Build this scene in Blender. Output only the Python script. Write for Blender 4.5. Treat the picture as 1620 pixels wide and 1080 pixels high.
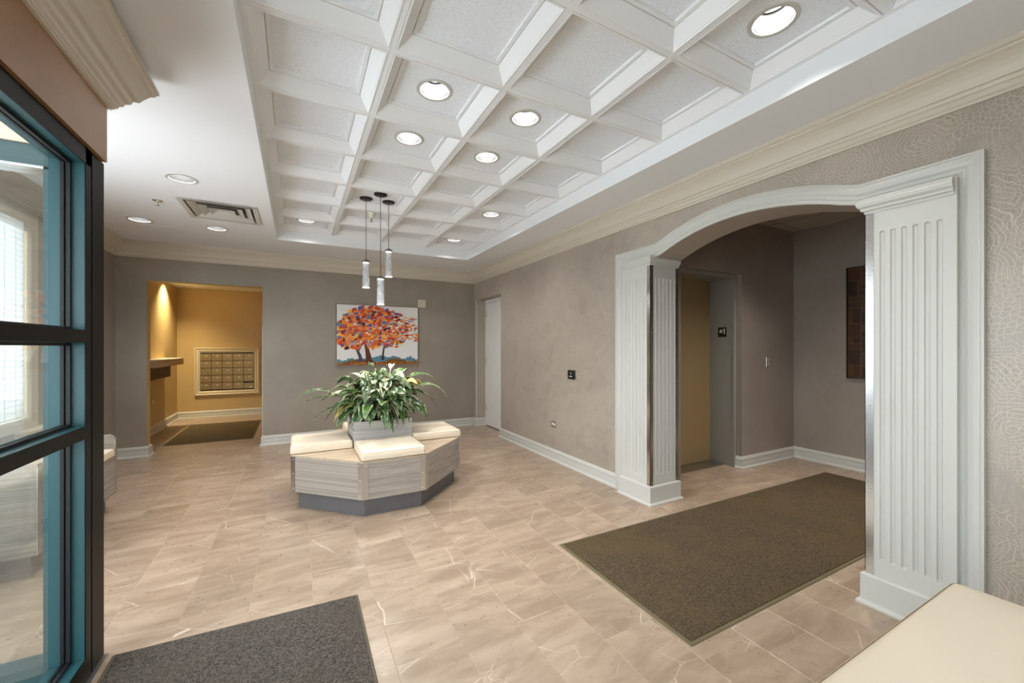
import bpy, math, random
from mathutils import Vector, Matrix
from mathutils.geometry import tessellate_polygon
R = math.radians
rnd = random.Random(7)
for o in list(bpy.data.objects):
    bpy.data.objects.remove(o)
SC = bpy.context.scene
COL = SC.collection

# ------------------------------------------------------------------ camera
cam_d = bpy.data.cameras.new('camera')
cam_d.sensor_width = 36.0
cam_d.lens = 638.313 / 1620 * 36.0
cam_d.shift_y = 9.02 / 1620
cam_d.clip_start = 0.02
cam = bpy.data.objects.new('camera', cam_d)
COL.objects.link(cam)
cam.location = (0, 0, 1.37)
cam.rotation_euler = (R(90), 0, R(-28.058))
SC.camera = cam

# ------------------------------------------------------------------ world, exposure
W = bpy.data.worlds.new('world')
SC.world = W
W.use_nodes = True
bg = W.node_tree.nodes['Background']
bg.inputs[0].default_value = (0.90, 0.95, 1.0, 1)
bg.inputs[1].default_value = 9.0
SC.view_settings.view_transform = 'Standard'
SC.view_settings.look = 'None'
SC.view_settings.gamma = 1.0
SC.view_settings.use_curve_mapping = False
SC.view_settings.exposure = 0.13
CAN_W = 10.0          # watts of one recessed ceiling lamp
NOOK_W = 32.0
PEND_W = 4.0
cy = SC.cycles
cy.use_denoising = True
cy.max_bounces = 10
cy.diffuse_bounces = 6
cy.glossy_bounces = 4
cy.transparent_max_bounces = 12
cy.sample_clamp_indirect = 6.0
cy.caustics_reflective = False
cy.caustics_refractive = False


# ------------------------------------------------------------------ materials
def lin(c):
    c = c / 255.0
    return c / 12.92 if c <= 0.04045 else ((c + 0.055) / 1.055) ** 2.4


def rgb(r, g, b):
    return (lin(r), lin(g), lin(b), 1.0)


class N:
    """small node builder"""
    def __init__(self, name):
        self.m = bpy.data.materials.new(name)
        self.m.use_nodes = True
        self.t = self.m.node_tree
        self.p = self.t.nodes['Principled BSDF']
        self.out = self.t.nodes['Material Output']

    def n(self, kind, **kw):
        x = self.t.nodes.new(kind)
        for k, v in kw.items():
            if k.startswith('i_'):
                key = k[2:]
                key = int(key) if key.isdigit() else key.replace('_', ' ')
                if hasattr(v, 'is_linked') or isinstance(v, bpy.types.NodeSocket):
                    self.t.links.new(v, x.inputs[key])
                else:
                    x.inputs[key].default_value = v
            else:
                setattr(x, k, v)
        return x

    def link(self, a, b):
        self.t.links.new(a, b)

    def math(self, op, a, b=0.5, clamp=False):
        x = self.n('ShaderNodeMath', operation=op, use_clamp=clamp)
        for i, v in enumerate((a, b)):
            if isinstance(v, bpy.types.NodeSocket):
                self.link(v, x.inputs[i])
            else:
                x.inputs[i].default_value = v
        return x.outputs[0]

    def mix(self, f, a, b):
        x = self.n('ShaderNodeMix', data_type='RGBA')
        for i, v in ((0, f), (6, a), (7, b)):
            if isinstance(v, bpy.types.NodeSocket):
                self.link(v, x.inputs[i])
            else:
                x.inputs[i].default_value = v
        return x.outputs[2]

    def ramp(self, f, a, b):
        x = self.n('ShaderNodeMapRange', interpolation_type='SMOOTHSTEP')
        self.link(f, x.inputs[0])
        x.inputs[1].default_value = a
        x.inputs[2].default_value = b
        return x.outputs[0]

    def coords(self, scale=(1, 1, 1), rot=(0, 0, 0), what='Object', offset=None):
        tc = self.n('ShaderNodeTexCoord')
        v = tc.outputs[what]
        if offset is not None:
            ad = self.n('ShaderNodeVectorMath', operation='ADD')
            self.link(v, ad.inputs[0])
            self.link(offset, ad.inputs[1])
            v = ad.outputs[0]
        mp = self.n('ShaderNodeMapping')
        self.link(v, mp.inputs[0])
        mp.inputs['Rotation'].default_value = rot
        mp.inputs['Scale'].default_value = scale
        return mp.outputs[0]

    def noise(self, vec, scale, detail=3.0, rough=0.5, dist=0.0):
        x = self.n('ShaderNodeTexNoise')
        self.link(vec, x.inputs['Vector'])
        x.inputs['Scale'].default_value = scale
        x.inputs['Detail'].default_value = detail
        x.inputs['Roughness'].default_value = rough
        x.inputs['Distortion'].default_value = dist
        return x.outputs['Fac']

    def bump(self, h, strength=0.2, dist=0.01):
        x = self.n('ShaderNodeBump')
        x.inputs['Strength'].default_value = strength
        x.inputs['Distance'].default_value = dist
        self.link(h, x.inputs['Height'])
        self.link(x.outputs[0], self.p.inputs['Normal'])

    def base(self, c):
        if isinstance(c, bpy.types.NodeSocket):
            self.link(c, self.p.inputs['Base Color'])
        else:
            self.p.inputs['Base Color'].default_value = c

    def set(self, rough=0.5, metal=0.0, spec=0.5):
        self.p.inputs['Roughness'].default_value = rough
        self.p.inputs['Metallic'].default_value = metal
        self.p.inputs['Specular IOR Level'].default_value = spec
        return self


def paint(name, c, rough=0.45, spec=0.4, metal=0.0, var=0.04):
    m = N(name).set(rough, metal, spec)
    v = m.coords()
    f = m.noise(v, 6.0, 3)
    d = tuple(x * (1 - var) for x in c[:3]) + (1,)
    m.base(m.mix(f, c, d))
    m.bump(m.noise(v, 220.0, 2), 0.04, 0.001)
    return m.m


def emit(name, c, s):
    m = N(name)
    e = m.n('ShaderNodeEmission')
    e.inputs[0].default_value = c
    e.inputs[1].default_value = s
    m.link(e.outputs[0], m.out.inputs[0])
    return m.m


def wallpaper(name, base, dark, line, amt=1.0, rough=0.36, spec=0.55):
    m = N(name).set(rough, 0, spec)
    tc = m.n('ShaderNodeTexCoord')
    sp = m.n('ShaderNodeSeparateXYZ')
    m.link(tc.outputs['Object'], sp.inputs[0])
    u = m.math('ADD', sp.outputs[0], sp.outputs[1])
    cb = m.n('ShaderNodeCombineXYZ')
    m.link(u, cb.inputs[0])
    m.link(sp.outputs[2], cb.inputs[1])
    v = cb.outputs[0]
    nz = m.n('ShaderNodeTexNoise', i_Vector=v, i_Scale=4.5, i_Detail=2.0)
    wv = m.n('ShaderNodeVectorMath', operation='MULTIPLY_ADD')
    m.link(nz.outputs['Color'], wv.inputs[0])
    wv.inputs[1].default_value = (0.13, 0.13, 0)
    m.link(v, wv.inputs[2])
    vw = wv.outputs[0]

    def stripe(val, freq, lo):
        s = m.math('ABSOLUTE', m.math('SINE', m.math('MULTIPLY', val, freq)))
        return m.ramp(s, lo, 0.02)
    vo = m.n('ShaderNodeTexVoronoi', voronoi_dimensions='2D', feature='F1', i_Vector=vw, i_Scale=4.2, i_Randomness=0.8)
    ve = m.n('ShaderNodeTexVoronoi', voronoi_dimensions='2D', feature='DISTANCE_TO_EDGE', i_Vector=vw, i_Scale=4.2, i_Randomness=0.8)
    vs = m.n('ShaderNodeTexVoronoi', voronoi_dimensions='2D', feature='F1', i_Vector=vw, i_Scale=15.0, i_Randomness=0.9)
    vf = m.n('ShaderNodeTexVoronoi', voronoi_dimensions='2D', feature='DISTANCE_TO_EDGE', i_Vector=vw, i_Scale=48.0, i_Randomness=0.75)
    rings = stripe(vo.outputs['Distance'], 44.0, 0.42)
    edge = m.ramp(ve.outputs['Distance'], 0.055, 0.03)
    small = stripe(vs.outputs['Distance'], 17.0, 0.42)
    fine = m.ramp(vf.outputs['Distance'], 0.10, 0.03)
    zone = m.ramp(m.noise(v, 3.1, 1), 0.47, 0.56)
    zone2 = m.ramp(m.noise(v, 5.3, 1), 0.42, 0.5)
    a = m.math('MULTIPLY', m.math('MAXIMUM', rings, m.math('MULTIPLY', edge, 0.0)), m.ramp(m.noise(v, 2.2, 1), 0.36, 0.5))
    b = m.math('MULTIPLY', small, zone)
    c = m.math('MULTIPLY', m.math('MULTIPLY', fine, m.math('SUBTRACT', 1.0, zone)), zone2)
    pat = m.math('MAXIMUM', a, m.math('MAXIMUM', b, m.math('MULTIPLY', c, 0.8)), True)
    weave = m.noise(m.coords((260, 260, 18)), 1.0, 2)
    mott = m.noise(v, 1.4, 4, 0.6)
    bc = m.mix(m.ramp(mott, 0.3, 0.7), base, dark)
    bc = m.mix(m.math('MULTIPLY', m.ramp(weave, 0.35, 0.7), 0.22), bc, line)
    bc = m.mix(m.math('MULTIPLY', pat, 0.72 * amt), bc, line)
    m.base(bc)
    m.bump(m.math('ADD', weave, m.math('MULTIPLY', pat, 0.5)), 0.10, 0.002)
    return m.m


def wood(name, a, b, axis='h', rough=0.5):
    m = N(name).set(rough, 0, 0.35)
    tc = m.n('ShaderNodeTexCoord')
    sp = m.n('ShaderNodeSeparateXYZ')
    m.link(tc.outputs['Object'], sp.inputs[0])
    cb = m.n('ShaderNodeCombineXYZ')
    if axis == 'h':        # grain runs level along upright boards
        m.link(m.math('MULTIPLY', m.math('ADD', sp.outputs[0], m.math('MULTIPLY', sp.outputs[1], 0.83)), 2.2), cb.inputs[0])
        m.link(m.math('MULTIPLY', sp.outputs[2], 60.0), cb.inputs[1])
    else:                  # lying boards
        m.link(m.math('MULTIPLY', sp.outputs[0], 2.2), cb.inputs[0])
        m.link(m.math('MULTIPLY', sp.outputs[1], 60.0), cb.inputs[1])
        m.link(m.math('MULTIPLY', sp.outputs[2], 20.0), cb.inputs[2])
    v = cb.outputs[0]
    g = m.noise(v, 1.0, 5, 0.65, 0.6)
    g2 = m.noise(v, 0.35, 3, 0.5, 1.2)
    c = m.mix(m.ramp(g, 0.3, 0.72), a, b)
    c = m.mix(m.math('MULTIPLY', m.ramp(g2, 0.5, 0.75), 0.4), c, tuple(x * 0.72 for x in a[:3]) + (1,))
    m.base(c)
    m.bump(g, 0.12, 0.002)
    return m.m


def metal(name, c, rough=0.25):
    m = N(name).set(rough, 1.0, 0.5)
    v = m.coords((3, 3, 160))
    m.base(m.mix(m.noise(v, 1.0, 2), c, tuple(x * 0.86 for x in c[:3]) + (1,)))
    return m.m


def stone_tile():
    m = N('floor_stone').set(0.27, 0, 0.5)
    oi = m.n('ShaderNodeObjectInfo')
    off = m.n('ShaderNodeCombineXYZ')
    m.link(m.math('MULTIPLY', oi.outputs['Random'], 37.0), off.inputs[0])
    m.link(m.math('MULTIPLY', oi.outputs['Random'], 91.0), off.inputs[1])
    m.link(m.math('MULTIPLY', oi.outputs['Random'], 53.0), off.inputs[2])
    v = m.coords((1, 1, 1), (0, 0, 0), 'Object', off.outputs[0])
    vs = m.coords((1.0, 3.4, 1), (0, 0, R(-38)), 'Object', off.outputs[0])
    cl = m.noise(vs, 2.2, 5, 0.62, 0.8)
    fine = m.noise(v, 22.0, 4, 0.6)
    a, b, c3 = rgb(172, 152, 132), rgb(144, 124, 105), rgb(190, 172, 152)
    col = m.mix(m.ramp(cl, 0.32, 0.68), a, b)
    col = m.mix(m.math('MULTIPLY', m.ramp(fine, 0.35, 0.75), 0.22), col, rgb(150, 126, 104))
    col = m.mix(m.math('MULTIPLY', m.ramp(m.noise(vs, 1.1, 3, 0.5, 1.5), 0.48, 0.74), 0.45), col, c3)
    # thin pale veins: straight cracks between warped cells, broken up by noise
    nzv = m.n('ShaderNodeTexNoise', i_Vector=v, i_Scale=5.0, i_Detail=3.0)
    wv = m.n('ShaderNodeVectorMath', operation='MULTIPLY_ADD')
    m.link(nzv.outputs['Color'], wv.inputs[0])
    wv.inputs[1].default_value = (0.10, 0.10, 0)
    mpv = m.n('ShaderNodeMapping')
    m.link(v, mpv.inputs[0])
    mpv.inputs['Rotation'].default_value = (0, 0, R(-40))
    mpv.inputs['Scale'].default_value = (1.0, 2.3, 1)
    m.link(mpv.outputs[0], wv.inputs[2])
    vein = None
    for sc_, wd, lo in ((1.25, 0.0045, 0.40), (3.1, 0.007, 0.52)):
        ve = m.n('ShaderNodeTexVoronoi', voronoi_dimensions='3D', feature='DISTANCE_TO_EDGE', i_Vector=wv.outputs[0], i_Scale=sc_)
        q = m.math('MULTIPLY', m.ramp(ve.outputs['Distance'], wd, wd * 0.25), m.ramp(m.noise(v, 1.3 + sc_ * .3, 2), lo, lo + 0.16))
        vein = q if vein is None else m.math('MAXIMUM', vein, q)
    col = m.mix(m.math('MULTIPLY', vein, 0.62), col, rgb(226, 212, 196))
    tone = m.n('ShaderNodeHueSaturation', i_Color=col)
    m.link(m.math('ADD', 0.94, m.math('MULTIPLY', oi.outputs['Random'], 0.12)), tone.inputs['Value'])
    m.base(tone.outputs[0])
    m.link(m.math('ADD', 0.22, m.math('MULTIPLY', fine, 0.16)), m.p.inputs['Roughness'])
    m.bump(cl, 0.03, 0.003)
    return m.m


def carpet(name, a, b, tint, scale=240.0):
    m = N(name).set(0.95, 0, 0.1)
    v = m.coords()
    f = m.noise(v, scale, 2, 0.7)
    g = m.noise(v, 2.6, 4, 0.65)
    f2 = m.noise(v, scale * 0.33, 3, 0.7)
    c = m.mix(m.ramp(m.math('ADD', m.math('MULTIPLY', f, 0.65), m.math('MULTIPLY', f2, 0.35)), 0.40, 0.62), a, b)
    c = m.mix(m.math('MULTIPLY', m.ramp(g, 0.42, 0.7), 0.5), c, tint)
    m.base(c)
    m.bump(f, 0.9, 0.006)
    return m.m


def fabric(name, c):
    m = N(name).set(0.42, 0, 0.4)
    v = m.coords()
    m.base(m.mix(m.noise(v, 3.0, 4), c, tuple(x * 0.93 for x in c[:3]) + (1,)))
    w = m.noise(m.coords((0.8, 5, 0.8), (0, 0, R(24))), 1.3, 1.5, 0.4, 0.5)
    m.bump(m.math('ADD', m.math('MULTIPLY', w, 1.0), m.math('MULTIPLY', m.noise(v, 300, 2), 0.02)), 0.14, 0.02)
    return m.m


def acoustic(name, c, d):
    m = N(name).set(0.9, 0, 0.1)
    v = m.coords()
    f = m.noise(v, 190.0, 3, 0.7)
    m.base(m.mix(m.ramp(f, 0.28, 0.55), d, c))
    m.bump(f, 0.5, 0.003)
    return m.m


def glass(name, tint, gloss=1.0):
    m = N(name)
    tr = m.n('ShaderNodeBsdfTransparent')
    tr.inputs[0].default_value = tint
    gl = m.n('ShaderNodeBsdfGlossy')
    gl.inputs['Roughness'].default_value = 0.0
    lw = m.n('ShaderNodeLayerWeight')
    lw.inputs[0].default_value = 0.5
    f5 = m.math('POWER', lw.outputs['Facing'], 5.0)
    mx = m.n('ShaderNodeMixShader')
    m.link(m.math('MULTIPLY', m.math('ADD', 0.035, m.math('MULTIPLY', f5, 0.75)), gloss), mx.inputs[0])
    m.link(tr.outputs[0], mx.inputs[1])
    m.link(gl.outputs[0], mx.inputs[2])
    m.link(mx.outputs[0], m.out.inputs[0])
    return m.m


M = {}
M['white'] = paint('ceiling_white', rgb(232, 234, 237), 0.7, 0.2, 0, 0.01)
M['grid'] = paint('grid_white', rgb(234, 236, 239), 0.5, 0.35, 0, 0.015)
M['trim'] = paint('trim_white', rgb(196, 195, 189), 0.38, 0.45, 0, 0.02)
M['crown'] = paint('crown_cream', rgb(202, 193, 178), 0.42, 0.4, 0, 0.03)
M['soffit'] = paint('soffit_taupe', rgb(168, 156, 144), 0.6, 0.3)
M['door'] = paint('door_white', rgb(232, 232, 229), 0.4, 0.4)
M['wp'] = wallpaper('wallpaper_paisley', rgb(160, 150, 140), rgb(146, 136, 127), rgb(200, 186, 166))
M['wp_back'] = wallpaper('wallpaper_back', rgb(154, 144, 130), rgb(140, 130, 117), rgb(130, 124, 115), 0.7)
M['wp_dark'] = wallpaper('wallpaper_plain', rgb(152, 140, 130), rgb(138, 126, 117), rgb(158, 147, 136), 0.35)
M['wp_shaded'] = wallpaper('wallpaper_shaded', rgb(158, 118, 78), rgb(142, 104, 68), rgb(162, 124, 86), 0.2)  # same wallpaper, with shade and warm floor bounce put into the colour
M['tan'] = paint('tan_wall', rgb(196, 170, 118), 0.5, 0.4, 0, 0.06)
M['cream'] = paint('cream_wall', rgb(226, 212, 192), 0.6, 0.3)
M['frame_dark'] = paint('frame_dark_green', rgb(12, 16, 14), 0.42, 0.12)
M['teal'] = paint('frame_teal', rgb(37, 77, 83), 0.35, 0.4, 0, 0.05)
M['gasket'] = paint('black_rubber', rgb(22, 22, 26), 0.5, 0.3)
M['glass'] = glass('window_glass', (0.92, 0.955, 0.95, 1))
M['clear'] = glass('storefront_glass', (0.97, 0.98, 0.98, 1))
M['tile'] = stone_tile()
M['grout'] = paint('grout', rgb(182, 163, 141), 0.9, 0.1)
M['wood'] = wood('grey_oak', rgb(134, 126, 118), rgb(174, 165, 155), 'h')
M['wood_top'] = wood('oak_top', rgb(172, 152, 128), rgb(198, 180, 156), 'top')
M['wood_grey'] = wood('planter_grey', rgb(150, 146, 144), rgb(184, 180, 176), 'h')
M['wood_dark'] = wood('dark_walnut', rgb(70, 52, 36), rgb(96, 74, 54), 'h')
M['wood_pale'] = wood('pale_ledge', rgb(192, 176, 152), rgb(216, 200, 176), 'h')
M['plinth'] = paint('slate_plinth', rgb(106, 104, 106), 0.5, 0.35, 0, 0.25)
M['steel'] = metal('brushed_steel', (0.62, 0.60, 0.57, 1), 0.28)
M['chrome'] = metal('polished_steel', (0.78, 0.78, 0.79, 1), 0.2)
M['bronze'] = metal('bronze', (0.05, 0.045, 0.04, 1), 0.35)
M['cushion'] = fabric('cream_vinyl', rgb(226, 212, 190))
M['mat'] = carpet('mat_brown', rgb(58, 49, 37), rgb(114, 99, 78), rgb(102, 86, 58))
M['mat_char'] = carpet('mat_charcoal', rgb(46, 43, 40), rgb(116, 108, 100), rgb(84, 76, 68))
M['mat_edge'] = paint('mat_rubber', rgb(108, 98, 74), 0.8, 0.2)
M['mat_edge_char'] = paint('mat_rubber_grey', rgb(102, 94, 80), 0.8, 0.2)
M['panel'] = acoustic('coffer_panel', rgb(238, 243, 250), rgb(215, 219, 226))
M['lobby_tile'] = acoustic('lobby_ceiling_tile', rgb(196, 184, 172), rgb(120, 106, 94))
M['black'] = paint('black_plastic', rgb(20, 20, 21), 0.35, 0.5)
M['mark'] = paint('white_mark', rgb(225, 225, 222), 0.5, 0.3)
M['cone'] = paint('reflector_black', rgb(30, 30, 30), 0.4, 0.3, 0, 0.0)  # glare of the close lamp is offset in the colour: near-black cone
M['lamp'] = emit('lamp_face', (1, 0.97, 0.93, 1), 3.0)
M['led'] = emit('led_ring', (1, 0.98, 0.95, 1), 3.0)
M['elev_door'] = paint('elevator_tan', rgb(158, 136, 96), 0.3, 0.5)
M['elev_frame'] = paint('elevator_grey', rgb(152, 150, 142), 0.3, 0.55)
M['nickel'] = metal('dark_nickel', (0.22, 0.21, 0.20, 1), 0.3)
M['mailbox'] = metal('mailbox_bronze', (0.42, 0.30, 0.14, 1), 0.5)
M['mail_dark'] = paint('mailbox_gap', rgb(44, 34, 20), 0.6, 0.3)
M['mail_label'] = paint('mailbox_label', rgb(216, 198, 158), 0.5, 0.3)
M['mail_frame'] = paint('mailbox_frame_cream', rgb(208, 196, 164), 0.4, 0.4)
M['plastic'] = paint('white_plastic', rgb(226, 222, 212), 0.4, 0.4)
M['soil'] = carpet('soil', rgb(30, 22, 16), rgb(56, 42, 30), rgb(40, 30, 22), 90.0)
M['ground'] = paint('pavement', rgb(205, 203, 198), 0.9, 0.2)


def crystal():
    m = N('bubbled_crystal').set(0.08, 0, 0.6)
    v = m.coords((40, 40, 12))
    f = m.noise(v, 1.0, 4, 0.7)
    tr = m.n('ShaderNodeBsdfTransparent')
    tr.inputs[0].default_value = (0.93, 0.94, 0.95, 1)
    m.base(rgb(235, 238, 240))
    mx = m.n('ShaderNodeMixShader')
    m.link(m.math('ADD', 0.14, m.math('MULTIPLY', m.ramp(f, 0.45, 0.75), 0.4)), mx.inputs[0])
    m.link(tr.outputs[0], mx.inputs[1])
    m.link(m.p.outputs[0], mx.inputs[2])
    m.link(mx.outputs[0], m.out.inputs[0])
    return m.m


M['crystal'] = crystal()


def slat_mat():
    m = N('blind_slat').set(0.5, 0, 0.3)
    m.base(rgb(236, 238, 238))
    t = m.n('ShaderNodeBsdfTranslucent')
    t.inputs[0].default_value = (0.85, 0.88, 0.88, 1)
    mx = m.n('ShaderNodeMixShader')
    mx.inputs[0].default_value = 0.13
    m.link(m.p.outputs[0], mx.inputs[1])
    m.link(t.outputs[0], mx.inputs[2])
    m.link(mx.outputs[0], m.out.inputs[0])
    return m.m


M['slat'] = slat_mat()


def leaf_mat(name, g1, g2, pale, amt):
    m = N(name).set(0.28, 0, 0.6)
    uv = m.n('ShaderNodeTexCoord').outputs['UV']
    sp = m.n('ShaderNodeSeparateXYZ')
    m.link(uv, sp.inputs[0])
    au = m.math('ABSOLUTE', m.math('SUBTRACT', sp.outputs[0], 0.5))
    v = m.coords((1, 1, 1))
    nz = m.noise(v, 38.0, 3, 0.6)
    veins = m.math('ABSOLUTE', m.math('SINE', m.math('MULTIPLY', m.math('ADD', sp.outputs[1], m.math('MULTIPLY', au, -0.5)), 70.0)))
    c = m.mix(m.ramp(nz, 0.3, 0.7), g1, g2)
    c = m.mix(m.math('MULTIPLY', m.ramp(veins, 0.35, 0.0), 0.35), c, g2)
    mid = m.ramp(au, 0.06, 0.0)
    c = m.mix(m.math('MULTIPLY', mid, 0.5), c, rgb(150, 170, 90))
    e = m.ramp(m.math('ADD', m.math('MULTIPLY', au, 1.1), m.math('MULTIPLY', nz, 0.9)), 1.05 - amt, 1.2 - amt)
    c = m.mix(e, c, pale)
    m.base(c)
    m.bump(veins, 0.15, 0.002)
    return m.m


LEAFS = [leaf_mat('leaf_dark', rgb(34, 62, 34), rgb(58, 92, 46), rgb(204, 206, 160), 0.16),
         leaf_mat('leaf_mid', rgb(52, 92, 40), rgb(88, 132, 54), rgb(214, 216, 176), 0.22),
         leaf_mat('leaf_pale', rgb(74, 106, 62), rgb(120, 146, 92), rgb(228, 226, 196), 0.55),
         leaf_mat('leaf_yellow', rgb(120, 134, 56), rgb(166, 166, 78), rgb(226, 206, 128), 0.55)]


# ------------------------------------------------------------------ mesh building
class MB:
    def __init__(self):
        self.v, self.f, self.mi, self.sm = [], [], [], []

    def add(self, vs, fs, m=0, smooth=False):
        b = len(self.v)
        self.v += [tuple(p) for p in vs]
        for f in fs:
            self.f.append(tuple(b + i for i in f))
            self.mi.append(m)
            self.sm.append(smooth)
        return self

    def box(self, x0, x1, y0, y1, z0, z1, m=0):
        vs = [(x, y, z) for z in (z0, z1) for y in (y0, y1) for x in (x0, x1)]
        return self.add(vs, [(0, 2, 3, 1), (4, 5, 7, 6), (0, 1, 5, 4), (2, 6, 7, 3), (0, 4, 6, 2), (1, 3, 7, 5)], m)

    def loft(self, loops, m=0, smooth=False, cap0=True, cap1=True, closed=True):
        n = len(loops[0])
        vs = [p for l in loops for p in l]
        fs = []
        for k in range(len(loops) - 1):
            for i in range(n if closed else n - 1):
                j = (i + 1) % n
                fs.append((k * n + i, k * n + j, (k + 1) * n + j, (k + 1) * n + i))
        self.add(vs, fs, m, smooth)
        if cap0:
            self.add(loops[0], [tuple(reversed(range(n)))], m)
        if cap1:
            self.add(loops[-1], [tuple(range(n))], m)
        return self

    def lathe(self, prof, c=(0, 0, 0), n=24, m=0, smooth=True, cap0=False, cap1=False):
        loops = [[(c[0] + r * math.cos(2 * math.pi * i / n), c[1] + r * math.sin(2 * math.pi * i / n), c[2] + z) for i in range(n)] for r, z in prof]
        return self.loft(loops, m, smooth, cap0, cap1)

    def tube(self, pts, r, n=8, m=0):
        loops = []
        for i, p in enumerate(pts):
            p = Vector(p)
            a = Vector(pts[max(i - 1, 0)])
            b = Vector(pts[min(i + 1, len(pts) - 1)])
            d = (b - a).normalized()
            s = d.orthogonal().normalized()
            t = d.cross(s)
            loops.append([p + (s * math.cos(2 * math.pi * k / n) + t * math.sin(2 * math.pi * k / n)) * r for k in range(n)])
        return self.loft(loops, m, True)

    def sweep(self, path, prof, to3d, m=0, side=1, closed=False, caps=True):
        """prof (offset from the path in its plane, height) along a 2D path with mitred corners"""
        n = len(path)
        loops = []
        for i in range(n):
            p = Vector(path[i])
            a = Vector(path[i - 1]) if (i > 0 or closed) else None
            b = Vector(path[(i + 1) % n]) if (i < n - 1 or closed) else None
            ns = []
            for q0, q1 in ((a, p), (p, b)):
                if q0 is not None and q1 is not None:
                    d = (q1 - q0).normalized()
                    ns.append(Vector((-d.y, d.x)) * side)
            if len(ns) == 2:
                mt = (ns[0] + ns[1]).normalized()
                mt = mt / max(mt.dot(ns[0]), 0.2)
            else:
                mt = ns[0]
            loops.append([to3d(p.x + mt.x * o, p.y + mt.y * o, h) for o, h in prof])
        if closed:
            loops.append(loops[0])
        return self.loft(loops, m, False, caps and not closed, caps and not closed, closed=True)

    def slab(self, outer, holes, to3d, t, m=0, m_side=None, m_back=None):
        """flat plate with holes; to3d(u, v, depth); depth runs 0 (front) .. t (back)"""
        loops = [outer] + list(holes)
        flat = [p for l in loops for p in l]
        tris = tessellate_polygon([[Vector((p[0], p[1], 0)) for p in l] for l in loops])
        self.add([to3d(p[0], p[1], 0) for p in flat], [tuple(x) for x in tris], m)
        if t:
            self.add([to3d(p[0], p[1], t) for p in flat], [tuple(reversed(x)) for x in tris], m if m_back is None else m_back)
            for l in loops:
                n = len(l)
                vs = [to3d(p[0], p[1], 0) for p in l] + [to3d(p[0], p[1], t) for p in l]
                self.add(vs, [(i, (i + 1) % n, n + (i + 1) % n, n + i) for i in range(n)], m if m_side is None else m_side)
        return self

    def mesh(self, name, mats):
        me = bpy.data.meshes.new(name)
        me.from_pydata(self.v, [], self.f)
        for x in (mats if isinstance(mats, (list, tuple)) else [mats]):
            me.materials.append(M[x] if isinstance(x, str) else x)
        me.polygons.foreach_set('material_index', self.mi)
        me.polygons.foreach_set('use_smooth', self.sm)
        import bmesh
        bm = bmesh.new()
        bm.from_mesh(me)
        bmesh.ops.remove_doubles(bm, verts=bm.verts, dist=1e-5)
        bmesh.ops.recalc_face_normals(bm, faces=bm.faces)
        bm.to_mesh(me)
        bm.free()
        return me

    def build(self, name, mats, parent=None, bevel=0.0, seg=2, label=None):
        o = bpy.data.objects.new(name, self.mesh(name, mats))
        COL.objects.link(o)
        if parent is not None:
            o.parent = parent
            o.matrix_parent_inverse = parent.matrix_basis.inverted()   # geometry is given in world metres
        if bevel:
            b = o.modifiers.new('bevel', 'BEVEL')
            b.width = bevel
            b.segments = seg
            b.limit_method = 'ANGLE'
            b.angle_limit = R(40)
        if label:
            o['label'] = label
        return o


def place(name, me, loc, parent=None, rotz=0.0):
    o = bpy.data.objects.new(name, me)
    COL.objects.link(o)
    o.location = loc
    o.rotation_euler = (0, 0, rotz)
    if parent is not None:
        o.parent = parent
        o.matrix_parent_inverse = parent.matrix_basis.inverted()
    return o


def thing(name, label, cat, loc=(0, 0, 0), group=None):
    o = bpy.data.objects.new(name, None)
    COL.objects.link(o)
    o.location = loc
    o.empty_display_size = 0.1
    return tag(o, label, cat, group)


def tag(o, label, cat, group=None):
    o['label'] = label
    o['category'] = cat
    if group:
        o['group'] = group
    return o


def struct(o, label=None):
    o['kind'] = 'structure'
    if label:
        o['label'] = label
    return o


def copy_tree(o, loc, label):
    c = o.copy()
    COL.objects.link(c)
    c.location = loc
    if label:
        c['label'] = label
    for ch in o.children:
        d = ch.copy()
        COL.objects.link(d)
        d.parent = c
        for g in ch.children:
            e = g.copy()
            COL.objects.link(e)
            e.parent = d
    return c


def disk_light(parent, loc, r, watts, col=(1, 0.97, 0.93), spread=140):
    l = bpy.data.lights.new('lamp_light', 'AREA')
    l.shape = 'DISK'
    l.size = 2 * r
    l.energy = watts
    l.color = col
    l.spread = R(spread)
    o = bpy.data.objects.new('lamp_light', l)
    COL.objects.link(o)
    o.location = loc
    if parent is not None:
        o.parent = parent
        o.matrix_parent_inverse = parent.matrix_basis.inverted()
    return o


def arc(cx, cy_, r, a0, a1, n):
    return [(cx + r * math.cos(a0 + (a1 - a0) * i / n), cy_ + r * math.sin(a0 + (a1 - a0) * i / n)) for i in range(n + 1)]


def circle(cx, cy_, r, n=24):
    return [(cx + r * math.cos(2 * math.pi * i / n), cy_ + r * math.sin(2 * math.pi * i / n)) for i in range(n)]


# ------------------------------------------------------------------ measures (metres)
XR, XL = 2.755, -1.952      # right and left walls
YB, YF = 6.60, -0.62        # far wall, front (street) wall behind the camera
ZC, ZG = 2.672, 2.796       # flat ceiling, coffer grid
TX0, TX1, TY0, TY1 = -0.213, 2.243, 0.155, 5.643
GX = [-0.206 + 0.6096 * i for i in range(5)]
GY = [5.642 - 0.6096 * i for i in range(10)]
XN, YN = -2.01, 9.75        # mail room left and back walls
XE, YE = 5.487, 2.80        # elevator hall back wall, elevator wall
XP, YP = -0.758, 2.44       # glazed partition face, its end

# ------------------------------------------------------------------ floor
fl = MB().box(-2.2, 5.7, -2.2, 10.0, -0.12, -0.0013).build('floor', 'grout')
struct(fl, 'beige veined stone tile floor laid in long staggered rows')
tile_cache = {}


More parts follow.
